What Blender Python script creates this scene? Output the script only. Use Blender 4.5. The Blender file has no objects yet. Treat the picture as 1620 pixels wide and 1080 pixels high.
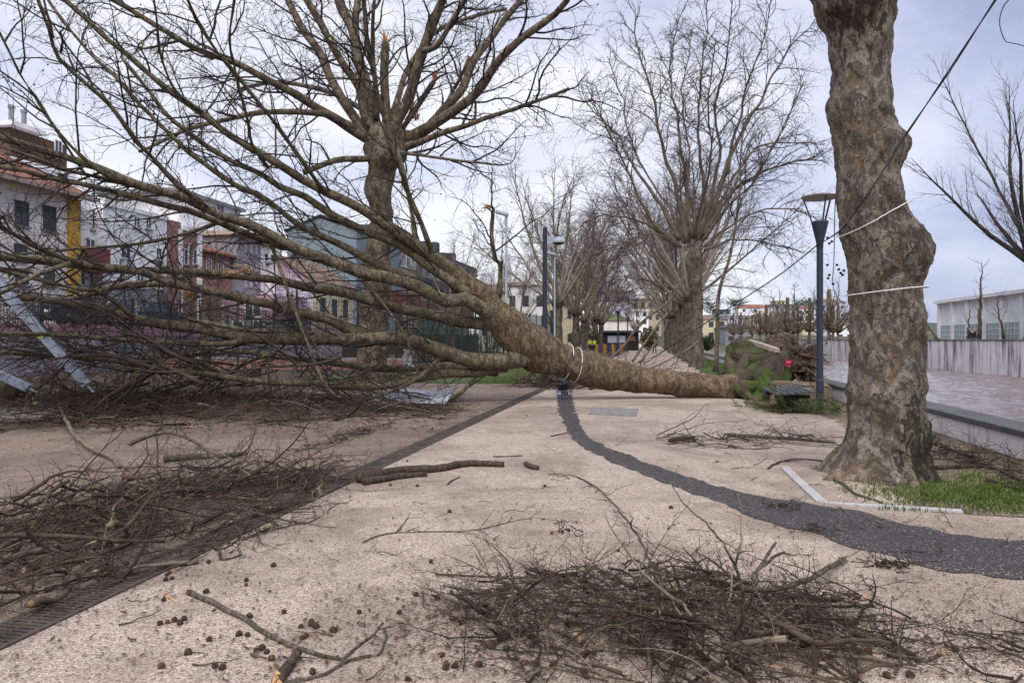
import bpy, bmesh, math, random
import numpy as np
from mathutils import Vector, Matrix, noise as mnoise
R = math.radians
sc = bpy.context.scene
C = sc.collection
# ------------------------------------------------------------------ camera
FPX, CX, HZ, CH = 1170.0, 810.0, 538.0, 1.55      # focal length and horizon in photo pixels, eye height
cam = bpy.data.cameras.new('camera'); co = bpy.data.objects.new('camera', cam); C.objects.link(co)
cam.sensor_width = 36; cam.lens = 36*FPX/1620; cam.shift_y = -2/1620; cam.clip_end = 4000; cam.clip_start = .05
co.location = (0, 0, CH); co.rotation_euler = (R(90), 0, 0); sc.camera = co
# ------------------------------------------------------------------ sky and sun
SUN_EL, SUN_AZ = R(54), R(188)                    # azimuth from +Y towards +X
world = bpy.data.worlds.new('World'); sc.world = world; world.use_nodes = True
wn = world.node_tree.nodes; wl = world.node_tree.links; wn.clear()
wo = wn.new('ShaderNodeOutputWorld'); bg = wn.new('ShaderNodeBackground')
sky = wn.new('ShaderNodeTexSky'); sky.sky_type = 'NISHITA'; sky.sun_disc = False
sky.sun_elevation = SUN_EL; sky.sun_rotation = SUN_AZ
tc = wn.new('ShaderNodeTexCoord'); mp = wn.new('ShaderNodeMapping'); mp.inputs['Scale'].default_value = (1.0, 1.0, 2.4)
mp.inputs['Location'].default_value = (3.1, .4, .7)
nz = wn.new('ShaderNodeTexNoise'); nz.inputs['Scale'].default_value = 1.5; nz.inputs['Detail'].default_value = 7; nz.inputs['Roughness'].default_value = .52
nz.inputs['Distortion'].default_value = .35
# bright cloud patch put ahead of the camera, away from the sun lamp
gd = Vector((math.sin(R(-14))*math.cos(R(14)), math.cos(R(-14))*math.cos(R(14)), math.sin(R(14))))
dt = wn.new('ShaderNodeVectorMath'); dt.operation = 'DOT_PRODUCT'; dt.inputs[1].default_value = gd
mr = wn.new('ShaderNodeMapRange'); mr.inputs[1].default_value = .72; mr.inputs[2].default_value = 1.0; mr.inputs[3].default_value = -.12; mr.inputs[4].default_value = .5
ct = wn.new('ShaderNodeMath'); ct.operation = 'MULTIPLY_ADD'; ct.inputs[1].default_value = 1.9; ct.inputs[2].default_value = -.45; wl.new(nz.outputs['Fac'], ct.inputs[0])
ad = wn.new('ShaderNodeMath'); ad.operation = 'ADD'
rp = wn.new('ShaderNodeValToRGB'); e = rp.color_ramp.elements
e[0].position = .34; e[0].color = (2.3, 2.55, 3.8, 1); e[1].position = .86; e[1].color = (5.5, 5.5, 5.9, 1)
m = e.new(.6); m.color = (3.9, 4.1, 5.1, 1)
mx = wn.new('ShaderNodeMix'); mx.data_type = 'RGBA'; mx.inputs[0].default_value = .9
wl.new(tc.outputs['Generated'], mp.inputs['Vector']); wl.new(mp.outputs[0], nz.inputs['Vector'])
wl.new(tc.outputs['Generated'], dt.inputs[0]); wl.new(dt.outputs['Value'], mr.inputs[0])
wl.new(ct.outputs[0], ad.inputs[0]); wl.new(mr.outputs[0], ad.inputs[1]); wl.new(ad.outputs[0], rp.inputs[0])
wl.new(sky.outputs[0], mx.inputs['A']); wl.new(rp.outputs[0], mx.inputs['B'])
# overcast sky: brightest overhead
sx = wn.new('ShaderNodeSeparateXYZ'); wl.new(tc.outputs['Generated'], sx.inputs[0])
zr = wn.new('ShaderNodeMapRange'); zr.inputs[1].default_value = .45; zr.inputs[2].default_value = .95; zr.inputs[3].default_value = 1.0; zr.inputs[4].default_value = 1.75
wl.new(sx.outputs['Z'], zr.inputs[0]); vs_ = wn.new('ShaderNodeVectorMath'); vs_.operation = 'SCALE'
wl.new(mx.outputs['Result'], vs_.inputs[0]); wl.new(zr.outputs[0], vs_.inputs['Scale']); wl.new(vs_.outputs[0], bg.inputs['Color']); bg.inputs['Strength'].default_value = .1
wl.new(bg.outputs[0], wo.inputs['Surface'])
sl = bpy.data.lights.new('sun', 'SUN'); sl.energy = 2.0; sl.angle = R(70); sl.color = (1, .96, .9)
so = bpy.data.objects.new('sun', sl); C.objects.link(so)
sd = Vector((math.sin(SUN_AZ)*math.cos(SUN_EL), math.cos(SUN_AZ)*math.cos(SUN_EL), math.sin(SUN_EL)))
so.location = (0, 0, 40); so.rotation_euler = sd.to_track_quat('Z', 'Y').to_euler()
sc.view_settings.view_transform = 'Standard'; sc.view_settings.look = 'None'; sc.view_settings.gamma = 1; sc.view_settings.exposure = 0.9

# ------------------------------------------------------------------ frames: photo pixel -> world, park path frame -> world
DU = Vector((.184, .983, 0)).normalized(); DV = Vector((DU.y, -DU.x, 0))
def W(px, py, Y): return Vector(((px-CX)/FPX*Y, Y, CH-(py-HZ)/FPX*Y))
def G(px, py, z=0.0):
    Y = (CH-z)*FPX/(py-HZ); return Vector(((px-CX)/FPX*Y, Y, z))
def P(u, v, z=0.0): return DU*u + DV*v + Vector((0, 0, z))
def uv_of(p): return p.x*DU.x+p.y*DU.y, p.x*DV.x+p.y*DV.y
def Y_at(px, v): k = (px-CX)/FPX; return v/(DV.x*k+DV.y)
def u_at(px, v): Y = Y_at(px, v); return (px-CX)/FPX*Y*DU.x+Y*DU.y
def z_at(py, Y): return CH+(HZ-py)/FPX*Y
V0 = Vector((0, 0, 0))
# ------------------------------------------------------------------ mesh collectors
class MB:
    def __init__(s): s.v = []; s.f = []; s.m = []
    def quad(s, *ps, mi=0):
        n = len(s.v); s.v += [Vector(p) for p in ps]; s.f.append(tuple(range(n, n+len(ps)))); s.m.append(mi)
    def hexa(s, c, mi=0):            # 8 corners: bottom 4 ccw, top 4 ccw
        n = len(s.v); s.v += [Vector(p) for p in c]
        for f in ((3,2,1,0),(4,5,6,7),(0,1,5,4),(1,2,6,5),(2,3,7,6),(3,0,4,7)): s.f.append(tuple(n+i for i in f)); s.m.append(mi)
    def box(s, u0, u1, v0, v1, z0, z1, mi=0):     # in the path frame
        s.hexa([P(u0,v0,z0),P(u0,v1,z0),P(u1,v1,z0),P(u1,v0,z0),P(u0,v0,z1),P(u0,v1,z1),P(u1,v1,z1),P(u1,v0,z1)], mi); return s
    def obox(s, c, a, b, h, mi=0):   # centre-bottom c, half axes a b, height vector h
        s.hexa([c-a-b,c+a-b,c+a+b,c-a+b,c-a-b+h,c+a-b+h,c+a+b+h,c-a+b+h], mi); return s
    def bar(s, p, q, w, h=None, mi=0):
        p = Vector(p); q = Vector(q); t = (q-p).normalized(); h = h or w
        a = t.cross(Vector((0,0,1)));  a = Vector((1,0,0)) if a.length < .05 else a.normalized(); b = a.cross(t)
        s.obox(p, a*w/2, b*h/2, q-p, mi); return s
    def lathe(s, c, prof, n=16, mi=0, cap=True):  # profile (r, z)
        n0 = len(s.v)
        for r, z in prof:
            for k in range(n): s.v.append(Vector((c.x+r*math.cos(2*math.pi*k/n), c.y+r*math.sin(2*math.pi*k/n), c.z+z)))
        for i in range(len(prof)-1):
            for k in range(n): s.f.append((n0+i*n+k, n0+i*n+(k+1)%n, n0+(i+1)*n+(k+1)%n, n0+(i+1)*n+k)); s.m.append(mi)
        if cap:
            s.f.append(tuple(n0+k for k in reversed(range(n)))); s.m.append(mi)
            s.f.append(tuple(n0+(len(prof)-1)*n+k for k in range(n))); s.m.append(mi)
        return s
    def build(s, name, mat, parent=None, smooth=False, bevel=0):
        o0 = ORG.get(parent.name, V0) if parent else V0
        me = bpy.data.meshes.new(name); me.from_pydata([tuple(p-o0) for p in s.v], [], s.f)
        mats = mat if isinstance(mat, (list, tuple)) else [mat]
        for mm in mats: me.materials.append(mm)
        me.polygons.foreach_set('material_index', s.m)
        if smooth: me.polygons.foreach_set('use_smooth', [True]*len(s.f))
        me.update(); return link(name, me, parent, bevel)
ORG = {}
def link(name, me, parent=None, bevel=0):
    o = bpy.data.objects.new(name, me); C.objects.link(o)
    if parent: o.parent = parent; ORG[o.name] = ORG.get(parent.name, V0)
    if bevel:
        b = o.modifiers.new('bevel', 'BEVEL'); b.width = bevel; b.segments = 2; b.limit_method = 'ANGLE'
    return o
def tag(o, label, cat, group=None, kind=None):
    o['label'] = label
    if cat: o['category'] = cat
    if group: o['group'] = group
    if kind: o['kind'] = kind
    return o
def thing(name, loc, label, cat, group=None):
    o = bpy.data.objects.new(name, None); C.objects.link(o); o.location = loc; o.empty_display_size = .2
    ORG[o.name] = Vector(loc); return tag(o, label, cat, group)
def struct(name, o): o['kind'] = 'structure'; return o
def copy_tree(o, parent=None):
    c = o.copy(); C.objects.link(c); c.parent = parent; ORG[c.name] = ORG.get(o.name, V0)
    for ch in o.children: copy_tree(ch, c)
    return c
def catmull(pts, step):
    out = []; n = len(pts)
    for i in range(n-1):
        p0 = pts[max(i-1,0)]; p1 = pts[i]; p2 = pts[i+1]; p3 = pts[min(i+2,n-1)]
        k = max(1, int((Vector(p2[:3])-Vector(p1[:3])).length/step))
        for j in range(k):
            t = j/k; out.append(tuple(.5*((2*b)+(c-a)*t+(2*a-5*b+4*c-d)*t*t+(3*b-a-3*c+d)*t**3) for a, b, c, d in zip(p0,p1,p2,p3)))
    out.append(tuple(pts[-1])); return out
class Tubes:
    def __init__(s): s.g = {}; s.tips = []
    def add(s, pts, rads, sides, mi=0):
        s.g.setdefault((len(pts), sides, mi), []).append(([tuple(p) for p in pts], rads))
    def mesh(s, name, mats, origin=V0, caps=True):
        VS = []; LI = []; LT = []; MI = []; off = 0
        for (n, k, mi), lst in s.g.items():
            Pn = np.array([a for a, _ in lst], float) - np.array(origin); Rn = np.array([b for _, b in lst], float)
            K = len(lst)
            t = np.gradient(Pn, axis=1); t /= np.linalg.norm(t, axis=2, keepdims=True)+1e-9
            d = Pn[:, -1]-Pn[:, 0]; ref = np.zeros((K, 3)); ref[np.arange(K), np.argmin(np.abs(d), axis=1)] = 1
            sx = np.cross(t, ref[:, None, :]); sx /= np.linalg.norm(sx, axis=2, keepdims=True)+1e-9
            by = np.cross(t, sx)
            an = np.arange(k)*2*np.pi/k
            ring = Pn[:, :, None, :] + Rn[:, :, None, None]*(np.cos(an)[None, None, :, None]*sx[:, :, None, :]+np.sin(an)[None, None, :, None]*by[:, :, None, :])
            VS.append(ring.reshape(-1, 3))
            base = off + np.arange(K)[:, None, None]*n*k + np.arange(n-1)[None, :, None]*k
            a = np.arange(k)[None, None, :]; b = (np.arange(k)+1)[None, None, :] % k
            q = np.stack([base+a, base+a+k, base+b+k, base+b], axis=-1).reshape(-1, 4)
            LI.append(q.reshape(-1)); LT.append(np.full(len(q), 4)); MI.append(np.full(len(q), mi))
            if caps and k >= 5:
                e = off + np.arange(K)[:, None]*n*k
                c0 = e+np.arange(k)[None, :]; c1 = e+(n-1)*k+np.arange(k)[None, ::-1]
                for c in (c0, c1): LI.append(c.reshape(-1)); LT.append(np.full(K, k)); MI.append(np.full(K, mi))
            off += K*n*k
        v = np.concatenate(VS); li = np.concatenate(LI); lt = np.concatenate(LT); ls = np.concatenate([[0], np.cumsum(lt)[:-1]])
        me = bpy.data.meshes.new(name)
        me.vertices.add(len(v)); me.vertices.foreach_set('co', v.astype(np.float32).ravel())
        me.loops.add(len(li)); me.loops.foreach_set('vertex_index', li.astype(np.int32))
        me.polygons.add(len(lt)); me.polygons.foreach_set('loop_start', ls.astype(np.int32)); me.polygons.foreach_set('loop_total', lt.astype(np.int32))
        for mm in (mats if isinstance(mats, (list, tuple)) else [mats]): me.materials.append(mm)
        me.polygons.foreach_set('material_index', np.concatenate(MI).astype(np.int32))
        me.polygons.foreach_set('use_smooth', np.ones(len(lt), bool))
        me.update(calc_edges=True); me.validate(); return me
    def build(s, name, mats, parent=None):
        return link(name, s.mesh(name, mats, ORG.get(parent.name, V0) if parent else V0), parent)
def lumpy(me, amp, scale, amp2=0, scale2=1, seed=0.0):
    me.update()
    for v in me.vertices:
        n = v.normal; p = v.co+Vector((seed, seed*1.7, 0))
        d = mnoise.noise(p*scale)*amp
        if amp2: d += mnoise.noise(p*scale2)*amp2
        v.co += n*d
    me.update()
def rv(rng): return Vector((rng.gauss(0,1), rng.gauss(0,1), rng.gauss(0,1)))
def walk(p, d, L, n, wig, rng, trop=None, zmin=None):
    pts = [p.copy()]; st = L/n; d = d.normalized(); p = p.copy(); g = rng.gauss
    for i in range(n):
        d = d+Vector((g(0,wig), g(0,wig), g(0,wig)))
        if trop is not None: d = d+trop
        d.normalize(); p = p+d*st
        if zmin is not None and p.z < zmin: p.z = zmin+rng.random()*.015; d.z = abs(d.z)*.3
        pts.append(p)
    return pts
def sprout(T, pts, rads, cfg, rng, lv=0, zmin=None):
    c = cfg[lv]; n = len(pts); sl = (pts[1]-pts[0]).length or .1; Lt = sl*(n-1)
    s = Lt*c.get('t0', .15)+rng.random()*c['sp']
    while s < Lt:
        t = s/Lt; f = s/sl; i = min(int(f), n-2); q = f-i
        p = pts[i].lerp(pts[i+1], q); tan = (pts[i+1]-pts[i]).normalized(); pr = rads[i]*(1-q)+rads[i+1]*q
        a = rv(rng); a = a-tan*a.dot(tan)
        if 'flat' in c: a.z *= c['flat']
        a.normalize(); th = R(rng.uniform(*c['ang'])); d = tan*math.cos(th)+a*math.sin(th)
        L = rng.uniform(*c['L'])*(1-.45*t); r0 = min(pr*.7, c['r']*rng.uniform(.7, 1.2))
        m = c['n']; cp = walk(p, d, L, m, c['wig'], rng, c.get('trop'), zmin)
        cr = [r0*(1-j/m)**.8+c['r']*.18 for j in range(m+1)]
        T.add(cp, cr, c['k'], c.get('mi', 0))
        if lv+1 < len(cfg): sprout(T, cp, cr, cfg, rng, lv+1, zmin)
        else: T.tips.append(cp[-1])
        s += c['sp']*rng.uniform(.6, 1.4)
def balls(tips, r, rng, frac, hang=.05):
    mb = MB()
    for p in tips:
        if rng.random() > frac: continue
        c = p-Vector((0, 0, hang*rng.random())); rr = r*rng.uniform(.8, 1.2); n = len(mb.v)
        mb.v += [c+Vector(q)*rr for q in ((1,0,0),(0,1,0),(-1,0,0),(0,-1,0),(0,0,1),(0,0,-1))]
        for a, b in ((0,1),(1,2),(2,3),(3,0)):
            mb.f += [(n+a, n+b, n+4), (n+b, n+a, n+5)]; mb.m += [0, 0]
    return mb
# ------------------------------------------------------------------ materials
class NT:
    def __init__(s, name, rough=.85):
        s.mat = bpy.data.materials.new(name); s.mat.use_nodes = True; s.t = s.mat.node_tree; s.n = s.t.nodes; s.l = s.t.links
        s.b = s.n['Principled BSDF']; s.b.inputs['Roughness'].default_value = rough; s.b.inputs['Specular IOR Level'].default_value = .3
        s.tc = s.n.new('ShaderNodeTexCoord')
    def co(s, scale=(1,1,1), rot=(0,0,0), src='Object'):
        m = s.n.new('ShaderNodeMapping'); m.inputs['Scale'].default_value = scale; m.inputs['Rotation'].default_value = rot
        s.l.new(s.tc.outputs[src], m.inputs['Vector']); return m.outputs[0]
    def noise(s, scale, detail=4, rough=.55, dist=0, vec=None):
        n = s.n.new('ShaderNodeTexNoise'); n.inputs['Scale'].default_value = scale; n.inputs['Detail'].default_value = detail
        n.inputs['Roughness'].default_value = rough; n.inputs['Distortion'].default_value = dist
        s.l.new(vec or s.tc.outputs['Object'], n.inputs['Vector']); return n.outputs['Fac']
    def vor(s, scale, out='Color', vec=None, feature='F1'):
        n = s.n.new('ShaderNodeTexVoronoi'); n.inputs['Scale'].default_value = scale; n.feature = feature
        s.l.new(vec or s.tc.outputs['Object'], n.inputs['Vector']); return n.outputs[out]
    def ramp(s, fac, stops, const=False):
        r = s.n.new('ShaderNodeValToRGB'); e = r.color_ramp.elements
        if const: r.color_ramp.interpolation = 'CONSTANT'
        while len(e) < len(stops): e.new(.5)
        for i, (p, c) in enumerate(stops): e[i].position = p; e[i].color = (*c, 1) if len(c) == 3 else c
        s.l.new(fac, r.inputs[0]); return r.outputs[0]
    def mix(s, fac, a, b, mode='MIX'):
        m = s.n.new('ShaderNodeMix'); m.data_type = 'RGBA'; m.blend_type = mode
        for x, i in ((fac, 0), (a, 'A'), (b, 'B')):
            if hasattr(x, 'links'): s.l.new(x, m.inputs[i])
            elif i == 0: m.inputs[0].default_value = x
            else: m.inputs[i].default_value = (*x, 1)
        return m.outputs['Result']
    def math(s, op, a, b=0.0):
        m = s.n.new('ShaderNodeMath'); m.operation = op
        for i, x in enumerate((a, b)):
            if hasattr(x, 'links'): s.l.new(x, m.inputs[i])
            else: m.inputs[i].default_value = x
        return m.outputs[0]
    def bump(s, h, strength=.5, dist=.02):
        b = s.n.new('ShaderNodeBump'); b.inputs['Strength'].default_value = strength; b.inputs['Distance'].default_value = dist
        s.l.new(h, b.inputs['Height']); s.l.new(b.outputs[0], s.b.inputs['Normal'])
    def col(s, c):
        if hasattr(c, 'links'): s.l.new(c, s.b.inputs['Base Color'])
        else: s.b.inputs['Base Color'].default_value = (*c, 1)
        return s.mat
def plain(name, c, rough=.7, var=.25, scale=3, metal=0):
    t = NT(name, rough); n = t.noise(scale, 5)
    t.b.inputs['Metallic'].default_value = metal
    lo = tuple(x*(1-var) for x in c); hi = tuple(min(1, x*(1+var)) for x in c)
    return t.col(t.ramp(n, [(.3, lo), (.7, hi)]))
def bark(name, light, mid, dark, rust, s=1.0, moss=0.0, dk=.56, bumpd=.02, stains=()):
    t = NT(name, .9); st = t.co((1, 1, .55))
    a = t.noise(4.5*s, 6, .6, .8, st); b = t.noise(9*s, 5, .6, 1.2, st); c = t.noise(2.1*s, 4, .5, .5); d = t.noise(40*s, 4, .6)
    # jigsaw plates: voronoi cells on warped coordinates
    wp = t.n.new('ShaderNodeTexNoise'); wp.inputs['Scale'].default_value = 5*s; wp.inputs['Detail'].default_value = 4; t.l.new(st, wp.inputs['Vector'])
    vm = t.n.new('ShaderNodeVectorMath'); vm.operation = 'MULTIPLY_ADD'; t.l.new(wp.outputs['Color'], vm.inputs[0]); vm.inputs[1].default_value = (.34/s,)*3; t.l.new(st, vm.inputs[2])
    vc = t.vor(6.5*s, 'Color', vm.outputs[0]); sp = t.n.new('ShaderNodeSeparateColor'); t.l.new(vc, sp.inputs[0])
    pick = t.math('ADD', t.math('MULTIPLY', sp.outputs[0], .6), t.math('MULTIPLY', a, .45))
    lerp = lambda p, q, f: tuple(x*(1-f)+y*f for x, y in zip(p, q))
    base = t.ramp(pick, [(.22, lerp(mid, dark, .55)), (.34, mid), (.42, lerp(mid, light, .6)), (.56, light), (.66, lerp(light, mid, .5)), (.74, lerp(mid, rust, .4)), (.84, lerp(mid, dark, .3))])
    rm = t.ramp(b, [(.58, (0,0,0)), (.63, (1,1,1))]); base = t.mix(t.math('MULTIPLY', rm, .5), base, rust)
    dm = t.ramp(t.math('ADD', t.math('MULTIPLY', b, .6), t.math('MULTIPLY', a, .4)), [(1-dk-.035, (1,1,1)), (1-dk+.015, (0,0,0))]); base = t.mix(t.math('MULTIPLY', dm, .7), base, dark)
    if moss:
        mm = t.ramp(c, [(.5, (0,0,0)), (.68, (1,1,1))]); base = t.mix(t.math('MULTIPLY', mm, moss), base, (.075, .085, .018))
    for (ctr, rad, cc_, am) in stains:
        ds = t.n.new('ShaderNodeVectorMath'); ds.operation = 'DISTANCE'; t.l.new(t.co((1,1,rad[1])), ds.inputs[0]); ds.inputs[1].default_value = (ctr[0], ctr[1], ctr[2]*rad[1])
        f_ = t.math('ADD', t.math('MULTIPLY', ds.outputs['Value'], 1/rad[0]), t.math('MULTIPLY', t.math('SUBTRACT', b, .5), 3.2))
        base = t.mix(t.ramp(f_, [(.45, (am,)*3), (.95, (0,0,0))]), base, cc_)
    sk = t.noise(17*s, 5, .65, .4, st); base = t.mix(t.math('MULTIPLY', t.ramp(sk, [(.54, (0,0,0)), (.66, (1,1,1))]), .5), base, lerp(dark, mid, .25))
    base = t.mix(.55, base, t.ramp(d, [(.3, (.45,.45,.45)), (.7, (1.25,1.25,1.25))]), 'MULTIPLY')
    h = t.math('ADD', t.math('ADD', t.math('MULTIPLY', dm, -.35), t.math('MULTIPLY', sp.outputs[0], .3)), t.math('ADD', t.math('MULTIPLY', rm, -.3), t.math('MULTIPLY', d, .35)))
    t.bump(t.math('ADD', h, t.math('MULTIPLY', sk, -.4)), .9, bumpd*1.1); return t.col(base)
M = {}
M['bark_near'] = bark('plane_bark', (.275,.232,.187), (.175,.14,.105), (.042,.034,.026), (.27,.16,.085), 1.45, .1, .515, .035, [((.42,-.3,.15), (.42,.55), (.018,.02,.01), .95), ((.2,-.45,.35), (.2,.3), (.03,.028,.018), .9), ((.5,-.2,2.75), (.3,.8), (.03,.026,.018), .8), ((.1,-.45,2.7), (.22,1), (.035,.03,.022), .75), ((-.45,-.3,5.4), (.4,.5), (.03,.022,.017), .85), ((-.6,-.5,.18), (.3,1), (.32,.19,.11), .55), ((-.25,-.55,1.9), (.2,.5), (.3,.15,.075), .8)])
M['bark_fallen'] = bark('fallen_bark', (.29,.205,.125), (.16,.11,.07), (.05,.036,.024), (.28,.16,.08), 1.7, .15, .5, .03)
M['bark_limb'] = bark('limb_bark', (.225,.185,.125), (.165,.132,.085), (.035,.027,.018), (.2,.14,.075), 1.3, .5, .505, .012)
M['bark_stand'] = bark('standing_bark', (.25,.19,.13), (.145,.108,.072), (.028,.021,.016), (.16,.105,.06), 1.0, .15, .52, .03)
M['bark_far'] = bark('row_bark', (.2,.16,.12), (.12,.092,.066), (.03,.024,.018), (.17,.11,.06), .8, .1, .52, .03)
M['limb_far'] = plain('row_limb_bark', (.125,.095,.068), .95, .4, 3)
M['twig'] = plain('twig_bark', (.048,.037,.029), .9, .35, 4)
M['twig_stand'] = plain('twig_dark_bark', (.042,.033,.03), .9, .3, 4)
M['twig_far'] = plain('twig_far_bark', (.062,.045,.043), .9, .25, 2)
M['limb_hazed'] = plain('hazed_row_limb', (.22,.18,.135), .95, .35, 3); M['twig_hazed'] = plain('hazed_row_twig', (.13,.098,.09), .9, .3, 2)  # tan bark and twigs lightened: haze of distance put into the colour
M['brush'] = plain('dead_twig', (.068,.046,.03), .9, .6, 2.2)
M['brush_dark'] = plain('dark_dead_twig', (.03,.02,.014), .9, .5, 2.2)
M['brush_pale'] = plain('pale_dead_twig', (.16,.125,.088), .9, .45, 6)
M['branch'] = bark('broken_branch_bark', (.2,.17,.13), (.12,.095,.07), (.035,.027,.02), (.16,.09,.045), 5, .3, .5, .006)
M['log'] = bark('log_bark', (.12,.085,.06), (.085,.06,.042), (.03,.02,.014), (.12,.065,.04), 5, .1, .5, .008)
M['root'] = plain('reddish_root', (.12,.07,.045), .9, .6, 6); M['tan_kerb'] = plain('tan_kerb_stone', (.36,.3,.24), .9, .3, 8)
M['dull_wood'] = plain('weathered_break', (.24,.155,.085), .9, .4, 20)
M['wood'] = plain('torn_wood', (.42,.25,.12), .8, .4, 20)
M['wood_red'] = plain('torn_red_wood', (.4,.19,.1), .8, .3, 9)
M['seed'] = plain('seed_ball', (.055,.034,.022), .95, .6, 60)
M['seed_rust'] = plain('rusty_seed_ball', (.11,.052,.022), .95, .6, 60)
M['seed_green'] = plain('green_seed_ball', (.14,.11,.03), .95, .4, 60)
M['seed_far'] = plain('seed_far', (.045,.03,.03), .95, .3, 3)
M['leaf'] = plain('young_leaf', (.16,.2,.05), .7, .4, 3)
def gravel(name, cols, scale, tint, patch, pa, rough=.9, dist=.006, spots=None):
    t = NT(name, rough)
    c = t.vor(scale, 'Color'); sep = t.n.new('ShaderNodeSeparateColor'); t.l.new(c, sep.inputs[0])
    g = t.ramp(sep.outputs[0], cols)
    c2 = t.vor(scale*.7, 'Color'); s2 = t.n.new('ShaderNodeSeparateColor'); t.l.new(c2, s2.inputs[0])
    g = t.mix(t.ramp(s2.outputs[1], [(.935, (0,0,0)), (.95, (.6,.6,.6))]), g, spots or (.12,.075,.055))
    big = t.noise(.5, 8, .68, .6); g = t.mix(t.ramp(big, [(.45, (0,0,0)), (.6, (pa,)*3)]), g, t.mix(.62, g, patch))
    fine = t.noise(3.2, 6, .65); g = t.mix(.5, g, t.ramp(fine, [(.3, (.72,.7,.68)), (.62, (1.12,1.12,1.12))]), 'MULTIPLY')
    damp = t.noise(1.25, 7, .7, .8); g = t.mix(t.math('MULTIPLY', t.ramp(damp, [(.53, (0,0,0)), (.62, (1,1,1))]), pa*.5), g, t.mix(.75, g, patch))
    h = t.vor(scale, 'Distance'); t.bump(h, .9, dist)
    return t.col(g)
M['gravel'] = gravel('resin_gravel', [(0, (.17,.115,.08)), (.2, (.31,.235,.175)), (.6, (.445,.355,.275)), (1, (.65,.55,.45))], 125, None, (.15,.105,.075), .85)
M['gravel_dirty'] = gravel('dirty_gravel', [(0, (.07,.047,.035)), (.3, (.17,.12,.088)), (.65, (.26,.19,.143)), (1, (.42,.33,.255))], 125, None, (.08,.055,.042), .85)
M['asphalt'] = gravel('asphalt_patch', [(0, (.024,.021,.021)), (.5, (.048,.042,.041)), (.94, (.066,.058,.056)), (1, (.26,.22,.19))], 110, None, (.05,.046,.05), .5, .8, .006, (.3,.25,.22))
M['soil'] = gravel('park_soil', [(0, (.02,.014,.01)), (.5, (.05,.034,.024)), (.85, (.085,.06,.042)), (1, (.18,.135,.095))], 40, None, (.06,.06,.025), .8, .95, .015)
M['soil_edge'] = gravel('bank_soil', [(0, (.06,.042,.028)), (.5, (.17,.125,.085)), (.85, (.27,.205,.145)), (1, (.4,.32,.24))], 60, None, (.09,.075,.04), .8, .95, .012)
M['grass_base'] = gravel('turf', [(0, (.025,.035,.01)), (.5, (.055,.085,.018)), (1, (.1,.13,.035))], 45, None, (.06,.06,.025), .6, .95, .012)
t = NT('grass_blade', .7); n_ = t.noise(7, 3); M['blade'] = t.col(t.ramp(n_, [(.25, (.05,.07,.014)), (.55, (.085,.13,.02)), (.8, (.17,.175,.06))]))
M['steel_dark'] = plain('dark_painted_steel', (.035,.04,.055), .45, .15, 8)
M['steel_pale'] = plain('pale_grey_steel', (.36,.39,.45), .5, .15, 4)
M['iron'] = plain('black_iron', (.018,.018,.02), .6, .2, 8)
M['green_wire'] = plain('dark_green_wire', (.02,.04,.035), .6, .2, 8)
M['rope'] = plain('white_rope', (.68,.67,.66), .8, .15, 80)
M['cable'] = plain('black_cable', (.015,.014,.015), .5, .2, 20)
t = NT('window_glass', .08); t.b.inputs['Specular IOR Level'].default_value = .6; M['glass'] = t.col((.05,.06,.075))
t = NT('pale_glass', .15); M['glass_pale'] = t.col(t.ramp(t.noise(1.5), [(.3, (.2,.29,.32)), (.7, (.33,.43,.46))]))
def render_wall(name, c, dirt=.25, streak=True):
    t = NT(name, .88); n = t.noise(1.2, 6, .6); s_ = t.noise(2.0, 5, .6, 0, t.co((1,1,.12)))
    b = t.ramp(n, [(.3, tuple(x*.86 for x in c)), (.7, tuple(min(1, x*1.08) for x in c))])
    if streak: b = t.mix(t.math('MULTIPLY', t.ramp(s_, [(.52, (0,0,0)), (.75, (1,1,1))]), dirt), b, (.16,.14,.12))
    return t.col(b)
M['white_wall'] = render_wall('white_render', (.85,.84,.83), .12)
M['cream_wall'] = render_wall('cream_render', (.62,.53,.36), .3)
M['house_white'] = render_wall('warm_white_render', (.78,.73,.67), .12)
M['yellow'] = render_wall('ochre_render', (.55,.32,.06), .12)
M['maroon'] = render_wall('maroon_render', (.19,.055,.055), .1)
M['pink_old'] = render_wall('old_pink_render', (.32,.16,.14), .3)
M['pink'] = render_wall('pink_render', (.5,.38,.45), .2)
M['pink_shop'] = render_wall('rose_render', (.48,.29,.34), .25)
M['concrete'] = render_wall('grey_concrete', (.26,.26,.27), .35)
M['teal'] = render_wall('blue_grey_render', (.2,.24,.27), .25)
M['grey_dark'] = render_wall('dark_slate', (.075,.075,.085), .2)
M['red'] = render_wall('red_render', (.26,.1,.075), .2)
M['green_wall'] = render_wall('pale_green_render', (.24,.33,.28), .2)
M['lilac'] = render_wall('lilac_render', (.5,.48,.56), .2)
M['tan'] = render_wall('tan_render', (.42,.34,.25), .25)
def tiles(name, c, sc_=6):
    t = NT(name, .85); w = t.n.new('ShaderNodeTexWave'); w.wave_type = 'BANDS'; w.bands_direction = 'DIAGONAL'; w.inputs['Scale'].default_value = sc_
    w.inputs['Distortion'].default_value = 1.5; w.inputs['Detail'].default_value = 2; t.l.new(t.tc.outputs['Object'], w.inputs['Vector'])
    a = t.mix(t.noise(2.5, 6, .65), tuple(x*.6 for x in c), tuple(min(1,x*1.3) for x in c))
    b = t.mix(.5, a, t.ramp(w.outputs['Fac'], [(0, (.55,.55,.55)), (.5, (1.1,1.1,1.1))]), 'MULTIPLY'); t.bump(w.outputs['Fac'], .6, .05); return t.col(b)
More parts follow.
